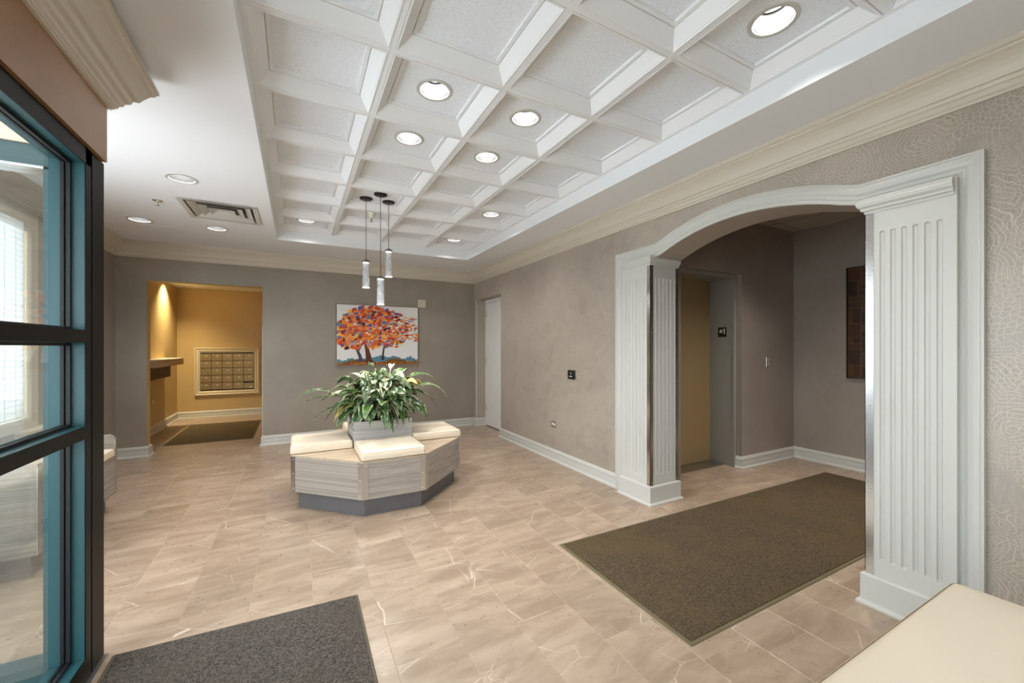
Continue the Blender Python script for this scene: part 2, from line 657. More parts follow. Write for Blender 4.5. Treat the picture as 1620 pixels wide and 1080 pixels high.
def tile_obj(x0, x1, y0, y1):
    g = 0.0011
    w, d = x1 - x0 - 2 * g, y1 - y0 - 2 * g
    if w < 0.02 or d < 0.02:
        return
    k = (round(w, 3), round(d, 3))
    if k not in tile_cache:
        e = 0.0016
        a, b = w / 2, d / 2
        lo = [(-a, -b, -0.0035), (a, -b, -0.0035), (a, b, -0.0035), (-a, b, -0.0035)]
        mi = [(-a, -b, -0.0012), (a, -b, -0.0012), (a, b, -0.0012), (-a, b, -0.0012)]
        hi = [(-a + e, -b + e, 0), (a - e, -b + e, 0), (a - e, b - e, 0), (-a + e, b - e, 0)]
        tile_cache[k] = MB().loft([lo, mi, hi], 0, False, False, True).mesh('tile', 'tile')
    place('tile', tile_cache[k], ((x0 + x1) / 2, (y0 + y1) / 2, 0), fl)


P = 0.2985
zones = [(XL, XR, YF, YB), (-1.66, -0.42, YB, YB + 0.13), (XN, -0.40, YB + 0.13, YN), (XR, XE, 0.62, YE), (3.46, 4.41, YE, 3.18), (XR, 2.935, 5.53, 6.50)]
for zx0, zx1, zy0, zy1 in zones:
    k0 = math.floor((zx0 - 0.675) / P)
    k1 = math.ceil((zx1 - 0.675) / P)
    for k in range(k0, k1):
        a, b = max(0.675 + k * P, zx0), min(0.675 + (k + 1) * P, zx1)
        off = 0.0 if (k - 1) % 2 == 0 else 0.299
        j0 = math.floor((zy0 - 2.96 - off) / 0.598)
        j1 = math.ceil((zy1 - 2.96 - off) / 0.598)
        for j in range(j0, j1):
            c, d = max(2.96 + off + j * 0.598, zy0), min(2.96 + off + (j + 1) * 0.598, zy1)
            if b > a and d > c:
                tile_obj(a, b, c, d)

# ------------------------------------------------------------------ ceiling
CANS_FLAT = [(-0.786, 3.95), (-1.415, 5.42), (-0.775, 5.425)]
ceil = MB()
outer = [(XL - 0.1, YF), (XR + 0.05, YF), (XR + 0.05, YB + 0.05), (XL - 0.1, YB + 0.05)]
DIFF = (-0.93, -0.33, 4.44, 5.05)
holes = [[(TX0, TY0), (TX1, TY0), (TX1, TY1), (TX0, TY1)]] + [circle(x, y, 0.086) for x, y in CANS_FLAT]
holes.append([(DIFF[0] + .035, DIFF[2] + .035), (DIFF[1] - .035, DIFF[2] + .035), (DIFF[1] - .035, DIFF[3] - .035), (DIFF[0] + .035, DIFF[3] - .035)])
ceil.slab(outer, holes, lambda u, v, t: (u, v, ZC + t), ZG - ZC + 0.02, 0)
CE = struct(ceil.build('ceiling', 'white'), 'white ceiling with a recessed tray of square coffers')
# faint access panel
MB().slab([(-1.72, 5.60), (-1.12, 5.60), (-1.12, 6.1), (-1.72, 6.1)], [[(-1.715, 5.605), (-1.125, 5.605), (-1.125, 6.095), (-1.715, 6.095)]],
          lambda u, v, t: (u, v, ZC - 0.002 + t), 0.002, 0).build('access_panel', 'white', CE)

tee_x = MB().box(-0.012, 0.012, TY0, TY1, ZG - 0.003, ZG + 0.03).mesh('grid_bar', 'grid')
for i, gx in enumerate(GX):
    place('grid_bar', tee_x, (min(max(gx, TX0 + 0.012), TX1 - 0.012), 0, 0), CE)
tee_y = MB().box(TX0, TX1, -0.012, 0.012, ZG - 0.002, ZG + 0.03).mesh('grid_bar', 'grid')
for gy in GY:
    place('grid_bar', tee_y, (0, min(max(gy, TY0 + 0.012), TY1 - 0.012), 0), CE)


def sq(h, z):
    return [(-h, -h, z), (h, -h, z), (h, h, z), (-h, h, z)]


frame_me = MB().loft([sq(0.2912, 0.012), sq(0.2912, -0.004), sq(0.284, -0.005), sq(0.281, 0.0), sq(0.276, 0.003), sq(0.229, 0.056), sq(0.229, 0.068), sq(0.2255, 0.068), sq(0.2255, 0.057), sq(0.207, 0.057), sq(0.207, 0.076)],
                     0, False, False, False).mesh('coffer_frame', 'grid')
panel_me = MB().slab([(-.21, -.21), (.21, -.21), (.21, .21), (-.21, .21)], [], lambda u, v, t: (u, v, 0.071 + t), 0.01).mesh('coffer_panel', 'panel')
panel_hole_me = MB().slab([(-.21, -.21), (.21, -.21), (.21, .21), (-.21, .21)], [circle(0, 0, 0.086)], lambda u, v, t: (u, v, 0.071 + t), 0.01).mesh('coffer_panel', 'panel')
CANS_COF = [(3, 7), (1, 5), (2, 5), (1, 4), (2, 4), (0, 0), (3, 2), (3, 0)]
for j in range(9):
    for i in range(4):
        cx, cyy = (GX[i] + GX[i + 1]) / 2, (GY[j] + GY[j + 1]) / 2
        place('coffer_frame', frame_me, (cx, cyy, ZG), CE)
        place('coffer_panel', panel_hole_me if (i, j) in CANS_COF else panel_me, (cx, cyy, ZG), CE)


def downlight(label, x, y, z, watts, col=(1, 0.98, 0.96), group='recessed ceiling lights', spread=150):
    t = thing('downlight', label, 'ceiling light', (x, y, z), group)
    MB().lathe([(0.083, 0.0), (0.084, -0.004), (0.095, -0.005), (0.104, -0.003), (0.105, 0.0)], (x, y, z), 32).build('trim_ring', 'trim', t)
    MB().lathe([(0.083, 0.0), (0.078, 0.03), (0.066, 0.085), (0.064, 0.09)], (x, y, z), 32).build('reflector', 'cone', t)
    MB().add([(x + p[0], y + p[1], z + 0.088) for p in circle(0, 0, 0.064)], [tuple(range(24))]).build('lamp_face', 'lamp', t)
    disk_light(t, (x, y, z + 0.084), 0.058, watts, col, spread)
    return t


can_names = {(3, 7): 'large recessed downlight nearest the camera, in the coffer by the right soffit',
             (1, 5): 'recessed downlight in the second coffer column, nearer of the two there',
             (2, 5): 'recessed downlight in the third coffer column, nearer of the two there',
             (1, 4): 'recessed downlight in the second coffer column, just behind the brighter round one',
             (2, 4): 'recessed downlight in the third coffer column, further of the two there',
             (0, 0): 'recessed downlight in the far left corner coffer of the tray',
             (3, 2): 'recessed downlight far along the right coffer column, in front of the last one',
             (3, 0): 'recessed downlight in the far right corner coffer of the tray'}
for (i, j), lab in can_names.items():
    downlight(lab, (GX[i] + GX[i + 1]) / 2, (GY[j] + GY[j + 1]) / 2, ZG + 0.071, CAN_W)
for (x, y), lab in zip(CANS_FLAT, ('recessed downlight in the flat ceiling, left of the square air vent',
                                   'recessed downlight in the flat ceiling corner nearest the left wall',
                                   'recessed downlight in the flat ceiling behind the square air vent')):
    downlight(lab, x, y, ZC, CAN_W * 0.8)

# ------------------------------------------------------------------ walls
zt = 3.02
AC, AS, AZ, ARISE = 1.775, 0.715, 2.152, 0.150      # arch centre, half span, spring height, rise


def arch_pts(dz, n=20, s=AS, rise=ARISE):
    rad = (s * s + rise * rise) / (2 * rise)
    a = math.asin(s / rad)
    return [(AC + rad * math.sin(a - 2 * a * i / n), AZ + dz + rise - rad + rad * math.cos(a - 2 * a * i / n)) for i in range(n + 1)]


toR = lambda u, v, t: (XR + t, u, v)
outl = [(YF, 0), (1.00, 0), (1.00, 2.152)] + list(reversed(arch_pts(0.0))) + [(2.54, 2.152), (2.54, 0), (5.53, 0), (5.53, 2.187), (6.50, 2.187), (6.50, 0), (YB, 0), (YB, zt), (YF, zt)]
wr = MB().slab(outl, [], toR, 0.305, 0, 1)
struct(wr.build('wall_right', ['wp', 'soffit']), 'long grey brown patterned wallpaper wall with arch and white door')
toB = lambda u, v, t: (u, YB + t, v)
wb = MB().slab([(XL - 0.1, 0), (-1.655, 0), (-1.655, 2.207), (-0.424, 2.207), (-0.424, 0), (XR, 0), (XR, zt), (XL - 0.1, zt)], [], toB, 0.13, 0, 1)
struct(wb.build('wall_back', ['wp_back', 'tan']), 'far taupe wallpaper wall with an opening to the mail room')
# white corner bead of the mail room opening and of the door recess
struct(MB().box(-0.428, -0.421, YB - 0.004, YB + 0.02, 0.13, 1.66).build('trim_3', 'trim'), 'white corner bead on the right edge of the mail room opening')
struct(MB().box(XR - 0.003, XR + 0.012, 6.496, 6.504, 0.13, 2.187).build('trim_4', 'trim'), 'white corner bead at the far edge of the door recess')
toL = lambda u, v, t: (XL - t, u, v)
WL = (3.92, 4.81, 0.76, 2.40)     # window with the blind
WL2 = (2.56, 3.78, 0.76, 2.40)    # unseen bare window, added to let in daylight from the left
wl = MB().slab([(YF, 0), (YB, 0), (YB, zt), (YF, zt)], [[(w[0], w[2]), (w[1], w[2]), (w[1], w[3]), (w[0], w[3])] for w in (WL, WL2)] + [
                                                     [(-0.3, 0.3), (2.1, 0.3), (2.1, 2.45), (-0.3, 2.45)]], toL, 0.14, 0, 1)
struct(wl.build('wall_left', ['wp_dark', 'cream']), 'left wallpaper wall with the window and blind')
# front wall: street glazing from wall to wall
toF = lambda u, v, t: (u, YF - t, v)
FW = [(-1.80, -0.95, 0.06, 2.45), (-0.62, 0.05, 0.06, 2.30), (1.45, 2.00, 0.45, 1.70)]
wf = MB().slab([(XL, 0), (XR, 0), (XR, zt), (XL, zt)], [[(a, c), (b, c), (b, d), (a, d)] for a, b, c, d in FW], toF, 0.14, 0, 1)
struct(wf.build('wall_front', ['wp', 'cream']), 'street wall with tall glazing, behind the camera')
for k, (a, b, c, d) in enumerate(FW):
    m = MB()
    m.slab([(a, c), (b, c), (b, d), (a, d)], [[(a + .05, c + .05), (b - .05, c + .05), (b - .05, d - .05), (a + .05, d - .05)]], lambda u, v, t: (u, YF - 0.02 - t, v), 0.09)
    if k:
        m.box(a + .05, b - .05, YF - 0.10, YF - 0.03, 0.94, 0.99)
    w = struct(m.build('window_%d' % (5 + k), 'frame_dark'), 'dark framed street window behind the camera')
    MB().box(a + .04, b - .04, YF - 0.07, YF - 0.06, c + .04, d - .04).build('pane', 'clear', w)
# mail room shell
for nm, q in (('left', (XN - 0.1, XN, YB + 0.13, YN + 0.1)), ('back', (XN, -0.40, YN, YN + 0.1)), ('right', (-0.40, -0.30, YB + 0.13, YN + 0.1))):
    struct(MB().box(*q, 0, 3.02).build('wall_mailroom_' + nm, 'tan'), 'tan %s wall of the small mail room' % nm)
NC = (-1.70, 8.88)
struct(MB().slab([(XN, YB + 0.1), (-0.4, YB + 0.1), (-0.4, YN), (XN, YN)], [circle(NC[0] - 0.15, NC[1], 0.086)], lambda u, v, t: (u, v, 2.5 + t), 0.05).build('ceiling_mailroom', 'white'), 'mail room ceiling')
# elevator hall shell
hw = MB()
hw.slab([(3.06, 0), (3.43, 0), (3.43, 2.19), (4.43, 2.19), (4.43, 0), (XE, 0), (XE, 3.02), (3.06, 3.02)], [], lambda u, v, t: (u, YE + t, v), 0.06)
struct(hw.build('wall_elevator_side', 'wp_dark'), 'brown wallpaper wall around the elevator')
struct(MB().box(XE, XE + 0.1, 0.5, YE + 0.1, 0, 3.02).build('wall_elevator_hall_back', 'wp_dark'), 'brown wallpaper back wall of the elevator hall')
struct(MB().box(3.06, XE, 0.52, 0.62, 0, 3.02).build('wall_elevator_hall_front', 'wp_dark'), 'brown wallpaper wall of the elevator hall')
struct(MB().box(3.3, 4.6, 3.24, 3.3, 0, 2.6).box(3.3, 4.6, 2.87, 3.3, 2.25, 2.35).build('wall_elevator_shaft', 'black'), 'dark shaft wall behind the elevator door')  # unseen; its top box closes the recess against outside light
hc = struct(MB().box(3.0, XE + 0.1, 0.5, YE + 0.1, 2.93, 2.96).build('ceiling_elevator_hall', 'soffit'), 'elevator hall ceiling of lay-in tiles')
HALL_FILL = (4.065, 1.775)
ex = [3.06, 3.15, 3.76, 4.37, 4.98, XE]
ey = [0.62, 0.86, 1.47, 2.08, 2.69, YE]
for i in range(5):
    for j in range(5):
        q = [(ex[i] + .012, ey[j] + .012), (ex[i + 1] - .012, ey[j] + .012), (ex[i + 1] - .012, ey[j + 1] - .012), (ex[i] + .012, ey[j + 1] - .012)]
        MB().slab(q, [circle(HALL_FILL[0], HALL_FILL[1], .086)] if (i, j) == (2, 2) else [], lambda u, v, t: (u, v, 2.815 + t), .015).build('tile', 'lobby_tile', hc)
gb = MB()
for x in ex:
    gb.box(x - .012, x + .012, ey[0], ey[-1], 2.806, 2.85)
for y in ey:
    gb.box(ex[0], ex[-1], y - .012, y + .012, 2.8065, 2.85)
gb.build('grid_bar', 'soffit', hc)
# wall over the glazed partition, wall over the cross partition
XH, YH = -0.745, 2.43
struct(MB().box(-0.90, XH, YF, YH, 2.19, zt).build('wall_partition', 'wp_shaded'), 'wallpaper band above the glazed partition, coloured browner for warm shade')
struct(MB().box(XL, -0.90, 2.34, 2.43, 2.19, zt).build('wall_vestibule', 'cream'), 'cream wall above the cross partition of the vestibule')
# unseen roof slab and shaft sides, added to seal out stray sky light
struct(MB().box(-2.1, 5.7, -0.80, 10.0, 3.02, 3.1).build('roof', 'white'), 'unseen roof slab added to keep outside light from leaking in')
struct(MB().box(3.2, 3.44, 2.87, 3.3, 0, 2.6).box(4.428, 4.6, 2.87, 3.3, 0, 2.6).build('wall_light_seal', 'black'), 'dark blocks added behind the elevator jambs to stop light leaks')
# ground outside
struct(MB().box(-9, 9, -12, YF - 0.15, -0.14, -0.13).build('floor_outside', 'ground'), 'pavement outside')

# ------------------------------------------------------------------ crown mouldings and baseboards
XY = lambda u, v, h: (u, v, h)
crown = [(0, 2.487), (.012, 2.487), (.013, 2.499), (.021, 2.504), (.022, 2.528), (.030, 2.532), (.036, 2.546), (.046, 2.550), (.050, 2.566), (.058, 2.585),
         (.072, 2.608), (.090, 2.628), (.104, 2.638), (.106, 2.646), (.116, 2.650), (.122, 2.658), (.122, 2.672), (0, 2.672)]
struct(MB().sweep([(XL, 2.44), (XL, YB), (XR, YB), (XR, YF)], crown, XY, 0, -1).build('trim_1', 'crown'), 'cream stepped crown moulding around the room')
crown2 = [(0, 2.432), (.013, 2.432), (.014, 2.438), (.020, 2.440), (.022, 2.447), (.028, 2.450), (.031, 2.463), (.042, 2.470), (.047, 2.486), (.062, 2.496),
          (.070, 2.517), (.086, 2.524), (.100, 2.55), (.118, 2.578), (.132, 2.588), (.138, 2.602), (.146, 2.606), (.146, 2.622), (0, 2.622)]
struct(MB().sweep([(XH, YF), (XH, YH), (-0.90, YH)], crown2, XY, 0, -1).build('trim_2', 'crown'), 'cream crown moulding above the glazed partition')
base = [(0, 0), (.034, 0), (.034, .010), (.030, .018), (.022, .024), (.020, .032), (.020, .066), (.0165, .070), (.0165, .076), (.019, .080), (.016, .092), (.0195, .098), (.0195, .112), (.012, .120), (.010, .130), (.004, .135), (0, .135)]


def baseboard(name, path, side, label):
    return struct(MB().sweep(path, base, XY, 0, side).build(name, 'trim'), label)


baseboard('baseboard_right', [(XR, 2.985), (XR, 5.53), (XR + .17, 5.53)], 1, 'white stepped baseboard along the right wall')
baseboard('baseboard_right_front', [(XR, YF), (XR, 0.60)], 1, 'white baseboard of the right wall in front of the arch')
baseboard('baseboard_back', [(-0.424, YB + 0.13), (-0.424, YB), (XR, YB), (XR, 6.50), (2.935, 6.50)], -1, 'white stepped baseboard along the far wall')
baseboard('baseboard_left', [(XL, 2.45), (XL, YB), (-1.655, YB), (-1.655, YB + 0.13), (XN, YB + 0.13), (XN, YN), (-0.40, YN), (-0.40, YB + 0.13)], -1, 'white baseboard from the left wall into the mail room')
baseboard('baseboard_elevator', [(4.43, 2.87), (4.43, YE), (XE, YE), (XE, 0.62)], -1, 'cream baseboard of the elevator hall')

# ------------------------------------------------------------------ arch casing
casing = [(0, 0), (0, .030), (.010, .032), (.014, .027), (.020, .027), (.034, .031), (.050, .026), (.062, .018), (.070, .017), (.074, .021), (.080, .021), (.084, .016), (.098, .016), (.105, .013), (.105, 0)]
toC = lambda u, v, h: (XR - h, u, v)
cpath = [(2.984, 0), (2.984, 2.262), (2.49, 2.262)] + arch_pts(0.105, 24)[1:-1] + [(1.06, 2.262), (0.602, 2.262), (0.602, 0)]
struct(MB().sweep(cpath, casing, toC, 0, 1).build('trim_5', 'trim'), 'white moulded casing following the arch over the elevator hall')


# ------------------------------------------------------------------ fluted columns of the arch
def fluted(mb, u0, u1, z0, z1, centres, fz0, fz1, to3d, r=0.0108, dep=0.0095, m=0):
    us = {u0, u1}
    for c in centres:
        for k in range(-4, 5):
            us.add(c + r * k / 4 * 1.0)
        us.add(c - r - 0.0015)
        us.add(c + r + 0.0015)
    us = sorted(us)
    zs = [z0]
    for k in range(7):
        zs.append(fz0 - r * math.cos(k / 6 * math.pi / 2))
    for k in range(7):
        zs.append(fz1 + r * math.sin(k / 6 * math.pi / 2))
    zs.append(z1)
    vs = []
    for z in zs:
        for u in us:
            d = 0.0
            for c in centres:
                dz = max(fz0 - z, z - fz1, 0)
                s = math.hypot(u - c, dz)
                if s < r:
                    d = dep * math.sqrt(max(0, 1 - (s / r) ** 2))
            vs.append(to3d(u, z, d))
    n = len(us)
    fs = [(j * n + i, j * n + i + 1, (j + 1) * n + i + 1, (j + 1) * n + i) for j in range(len(zs) - 1) for i in range(n - 1)]
    mb.add(vs, fs, m)


cap_prof = [(0, 0), (.005, 0), (.006, .010), (.016, .016), (.018, .026), (.028, .036), (.034, .052), (.032, .062), (.026, .070), (.026, .078), (0, .078)]
plinth_prof = [(0, 0), (.034, 0), (.034, .010), (.028, .018), (.018, .022), (.018, .155), (.012, .162), (0, .165)]


def column(label, sgn, yin, yout, xin):
    """sgn +1: the far (left) column, its inner face looks towards the camera; -1: the near (right) one"""
    t = thing('fluted_column', label, 'column', (2.88, (yin + yout) / 2, 0), 'fluted columns of the arch')
    xf = 2.70
    s = MB()
    lo, hi = sorted((yin, yout))
    pitch = 0.0428
    mid = (yin + yout) / 2
    cen = [mid + sgn * 0.006 + (k - 2.5) * pitch for k in range(6)]
    fluted(s, lo, hi, 0.0, 2.162, cen, 0.262, 1.968, lambda u, z, d: (xf + d, u, z))
    cen2 = [2.757 + 0.0475 * k for k in range(6)]
    fluted(s, xf, xin, 0.0, 2.162, cen2, 0.262, 1.968, lambda u, z, d: (u, yin + sgn * d, z))
    s.add([(xf, yout, 0), (xf, yout, 2.162), (XR, yout, 2.162), (XR, yout, 0)], [(0, 1, 2, 3)])
    s.add([(xin, yin, 0), (xin, yin, 2.162), (xin, yin + sgn * 0.03, 2.162), (xin, yin + sgn * 0.03, 0)], [(0, 1, 2, 3)])
    s.build('shaft', 'trim', t)
    path = [(XR, yout), (xf, yout), (xf, yin), (xin, yin), (xin, yin + sgn * 0.03)]
    MB().sweep(path, plinth_prof, XY, 0, 1 if sgn < 0 else -1).build('plinth', 'trim', t)
    MB().sweep([(xf, yout - sgn * 0.008), (xf, yin), (xin, yin)], [(o, 2.083 + h) for o, h in cap_prof], XY, 0, 1 if sgn < 0 else -1).build('capital', 'trim', t)
    for (cx, cyy, dx, dy) in ((xf, yin, 1, sgn), (xin, yin, -1, sgn)):
        g = MB()
        w, th, z0, z1 = 0.034, 0.0025, 0.168, 2.08
        a, b = sorted((cx - dx * th, cx + dx * w))
        c, d = sorted((cyy - sgn * th, cyy))
        g.box(a, b, c, d, z0, z1)
        a, b = sorted((cx - dx * th, cx))
        c, d = sorted((cyy - sgn * th, cyy + dy * w))
        g.box(a, b, c, d, z0, z1)
        gg = g.build('corner_guard', 'chrome', t, label='polished metal corner guard')
        sc = MB()
        for z in (0.19, 0.62, 1.06, 1.50, 1.94, 2.06):
            sc.lathe([(0.004, 0), (0.003, 0.002), (0.0, 0.0025)], (0, 0, 0), 8)
            k = len(sc.v) - 24
            for q in range(k, len(sc.v)):
                px, py, pz = sc.v[q]
                sc.v[q] = (cx + dx * (0.02) + px, cyy - sgn * (th + pz), z + py)
            sc.lathe([(0.004, 0), (0.003, 0.002), (0.0, 0.0025)], (0, 0, 0), 8)
            k = len(sc.v) - 24
            for q in range(k, len(sc.v)):
                px, py, pz = sc.v[q]
                sc.v[q] = (cx - dx * (th + pz), cyy + sgn * 0.02 + px, z + py)
        so = sc.build('screws', 'steel', gg)
        so['kind'] = 'stuff'
    return t


column('white fluted column on the far side of the arch, beside the wallpaper wall', 1, 2.522, 2.862, 3.05)
column('large white fluted column on the near side of the arch, behind the cream bench', -1, 1.02, 0.68, 3.05)

# ------------------------------------------------------------------ door
dr = struct(MB().box(2.935, 2.975, 5.60, 6.465, 0.012, 2.135).build('door_1', 'door', None, 0.002), 'plain white door in the recess at the end of the right wall')
fr = MB()
fr.slab([(5.53, 0), (5.53, 2.19), (6.50, 2.19), (6.50, 0), (6.468, 0), (6.468, 2.14), (5.597, 2.14), (5.597, 0)], [], lambda u, v, t: (2.93 + t, u, v), 0.06)
fr.build('door_frame', 'door', dr)
for z in (0.26, 1.08, 1.90):
    MB().lathe([(0.009, 0), (0.009, 0.11)], (2.928, 6.462, z), 10, 0, True, True, True).build('hinge', 'steel', dr)
MB().lathe([(0.024, 0), (0.024, 0.008)], (0, 0, 0), 16, 0, True, True, True).build('rose', 'bronze', dr).matrix_basis = Matrix.Translation((2.934, 5.67, 1.02)) @ Matrix.Rotation(R(-90), 4, 'Y')
MB().tube([(2.93, 5.67, 1.02), (2.888, 5.67, 1.02), (2.882, 5.69, 1.02), (2.882, 5.78, 1.018)], 0.009).build('lever_handle', 'bronze', dr, label='dark lever handle')
MB().box(2.937, 2.97, 5.60, 6.465, 0.0, 0.012).build('door_sweep', 'black', dr)
struct(MB().box(2.99, 3.05, 5.4, 6.6, 0, 2.4).build('wall_behind_door', 'black'), 'dark backing behind the white door')

# ------------------------------------------------------------------ glazed partition beside the camera
gp = thing('glazed_partition', 'dark green metal framed glass partition at the left edge, nearest the camera', 'partition', (-0.81, 1.0, 0))
XG = -0.866
yr, YS = 2.265, YF + 0.02


def teal_frame(name, x0, x1, y0, y1, z0, z1):
    return MB().box(x0, x1, y0, y1, z0, z1).build(name, 'teal', gp)


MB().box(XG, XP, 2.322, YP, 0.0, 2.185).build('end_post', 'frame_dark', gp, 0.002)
MB().box(XG + .01, XP - .012, 2.308, 2.324, 0.0, 2.185).build('post_groove', 'gasket', gp)
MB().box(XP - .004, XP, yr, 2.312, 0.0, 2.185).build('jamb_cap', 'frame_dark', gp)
MB().box(XG, XP - .0041, yr, 2.312, 0.0, 2.185).build('jamb', 'teal', gp)
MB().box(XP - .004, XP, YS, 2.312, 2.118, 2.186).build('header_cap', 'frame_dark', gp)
MB().box(XG, XP - .0041, YS, 2.312, 2.118, 2.186).build('header', 'teal', gp)
for z0, z1 in ((1.388, 1.439), (0.997, 1.049)):
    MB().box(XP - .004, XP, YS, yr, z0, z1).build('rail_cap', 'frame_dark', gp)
    MB().box(XG, XP - .0041, YS, yr, z0, z1).build('rail', 'teal', gp)
MB().box(XG, XP - .004, YS, yr, 0.0, 0.10).build('sill', 'teal', gp)
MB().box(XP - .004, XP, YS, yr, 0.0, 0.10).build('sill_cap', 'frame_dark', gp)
for z0, z1 in ((0.10, 0.997), (1.049, 1.388), (1.439, 2.118)):
    p = MB().box(-0.818, -0.812, YS, yr, z0, z1).build('pane', 'glass', gp)
    g = MB()
    for a, b in ((-0.812, -0.800), (-0.829, -0.818)):
        g.slab([(YS, z0), (yr, z0), (yr, z1), (YS, z1)], [[(YS + .012, z0 + .012), (yr - .012, z0 + .012), (yr - .012, z1 - .012), (YS + .012, z1 - .012)]], lambda u, v, t: (a + t, u, v), b - a)
    g.build('gasket', 'gasket', p)
MB().box(-0.80, XP + 0.016, YS, 2.44, 0.0, 0.005).build('threshold', 'steel', gp)

# cross partition of the vestibule, meeting the corner post
cp = thing('vestibule_glass_screen', 'teal framed glass screen crossing behind the near partition, header near the top left', 'partition', (-1.4, 2.39, 0))
MB().box(XL, XG, 2.345, 2.44, 2.105, 2.185).build('header', 'teal', cp)
MB().box(XL, XG - .005, 2.345, 2.44, 2.095, 2.106).build('header_track', 'chrome', cp)
MB().box(XG - .045, XG - .001, 2.345, 2.44, 0.0, 2.105).build('jamb', 'teal', cp)
MB().box(XL, XL + .05, 2.345, 2.44, 0.0, 2.105).build('jamb', 'teal', cp)
MB().box(XL, XG - .045, 2.345, 2.44, 0.0, 0.075).build('sill', 'teal', cp)
MB().box(XL + .05, XG - .045, 2.388, 2.394, 0.075, 2.095).build('pane', 'clear', cp)

# ------------------------------------------------------------------ window on the left wall with blind
wn = MB()
wn.slab([(WL[0] - .03, WL[2] - .0), (WL[1] + .0, WL[2] - .0), (WL[1] + .0, WL[3] + .0), (WL[0] - .03, WL[3])], [[(WL[0] + .05, WL[2] + .05), (WL[1] - .05, WL[2] + .05), (WL[1] - .05, WL[3] - .05), (WL[0] + .05, WL[3] - .05)]],
        lambda u, v, t: (XL - 0.05 - t, u, v), 0.06)
wn = struct(wn.build('window_1', 'crown'), 'left wall window behind the white blind')
MB().box(XL - .09, XL - .084, WL[0] + .04, WL[1] - .04, WL[2] + .04, WL[3] - .04).build('pane', 'clear', wn)
cs = MB().slab([(WL[0] - .1, WL[2] - .06), (WL[1] + .1, WL[2] - .06), (WL[1] + .1, WL[3] + .08), (WL[0] - .1, WL[3] + .08)], [[(WL[0], WL[2]), (WL[1], WL[2]), (WL[1], WL[3]), (WL[0], WL[3])]],
               lambda u, v, t: (XL + 0.016 - t, u, v), 0.016)
cs.build('casing', 'crown', wn)
w2 = MB().slab([(WL2[0], WL2[2]), (WL2[1], WL2[2]), (WL2[1], WL2[3]), (WL2[0], WL2[3])], [[(WL2[0] + .05, WL2[2] + .05), (WL2[1] - .05, WL2[2] + .05), (WL2[1] - .05, WL2[3] - .05), (WL2[0] + .05, WL2[3] - .05)]],
               lambda u, v, t: (XL - 0.05 - t, u, v), 0.06)
w2 = struct(w2.build('window_2', 'crown'), 'unseen second left wall window, added bare to let in daylight')
MB().box(XL - .09, XL - .084, WL2[0] + .04, WL2[1] - .04, WL2[2] + .04, WL2[3] - .04).build('pane', 'clear', w2)
bl = thing('window_blind', 'white horizontal slat blind on the left wall window, seen through the glass', 'blind', (XL, 4.36, 2.39))
sl = MB()
hl = 0.435
pr_ = [(-0.004, -0.0262), (0.001, -0.013), (0.003, 0.0), (0.001, 0.013), (-0.006, 0.0262)]
sl.add([(x, y, z) for x, z in pr_ for y in (-hl, hl)], [(2 * k, 2 * k + 1, 2 * k + 3, 2 * k + 2) for k in range(4)], 0, True)
sl = sl.mesh('slat', 'slat')
z = 2.30
while z > 0.80:
    place('slat', sl, (XL - 0.02, 4.362, z), bl)
    z -= 0.0445
MB().box(XL - .045, XL + .03, 3.925, 4.805, 2.325, 2.395).build('headrail', 'crown', bl, 0.003)
MB().box(XL - .03, XL - .005, 3.93, 4.80, 0.765, 0.79).build('bottom_rail', 'plastic', bl)
for y in (4.05, 4.36, 4.52, 4.66):
    MB().box(XL - .010, XL - .0085, y - .002, y + .002, 0.78, 2.33).build('cord', 'trim', bl)


# ------------------------------------------------------------------ cushions
def rpoly(poly, inset, rad, z, n=4):
    """rounded convex polygon (counter clockwise), inset inwards"""
    m = len(poly)
    pts = []
    off = []
    for i in range(m):
        a, b, c = Vector(poly[i - 1]), Vector(poly[i]), Vector(poly[(i + 1) % m])
        d0, d1 = (b - a).normalized(), (c - b).normalized()
        n0, n1 = Vector((-d0.y, d0.x)), Vector((-d1.y, d1.x))
        mt = (n0 + n1).normalized()
        off.append(b + mt / mt.dot(n0) * inset)
    for i in range(m):
        a, b, c = off[i - 1], off[i], off[(i + 1) % m]
        d0, d1 = (b - a).normalized(), (c - b).normalized()
        ang = math.acos(max(-1, min(1, (-d0).dot(d1)))) / 2
        L = min(rad / math.tan(ang), (b - a).length * 0.45, (c - b).length * 0.45)
        p0, p1 = b - d0 * L, b + d1 * L
        for k in range(n + 1):
            t = k / n
            q = p0 * (1 - t) ** 2 + b * 2 * t * (1 - t) + p1 * t ** 2
            pts.append((q.x, q.y, z))
    return pts


def cushion(name, poly, z, h, label, cat='cushion', group=None, puff=0.006):
    mb = MB()
    prof = [(.012, 0), (.004, .004), (0, .014), (0, h * .62), (.003, h * .80), (.010, h * .92), (.020, h * .98), (.034, h), (.09, h + puff * .7), (.16, h + puff)]
    loops = [rpoly(poly, i, 0.022 if i < .03 else 0.03, z + hz) for i, hz in prof]
    mb.loft(loops, 0, True)
    piping = MB()
    for hz in (.010, h * .86):
        lp = rpoly(poly, 0.0 if hz < .02 else 0.0045, 0.022, z + hz)
        piping.loft([[(p[0], p[1], p[2] + dz) for p in rpoly(poly, (0.0 if hz < .02 else 0.0045) - dr, 0.022, z + hz)] for dr, dz in ((0, -.003), (.003, 0), (0, .003))], 0, True, False, False)
    o = mb.build(name, 'cushion')
    tag(o, label, cat, group)
    piping.build('piping', 'cushion', o)
    return o


# ------------------------------------------------------------------ octagonal planter bench
BX, BY, BR, BA = 0.716, 4.150, 0.76, 0.254
zb0, zb1 = 0.15, 0.458


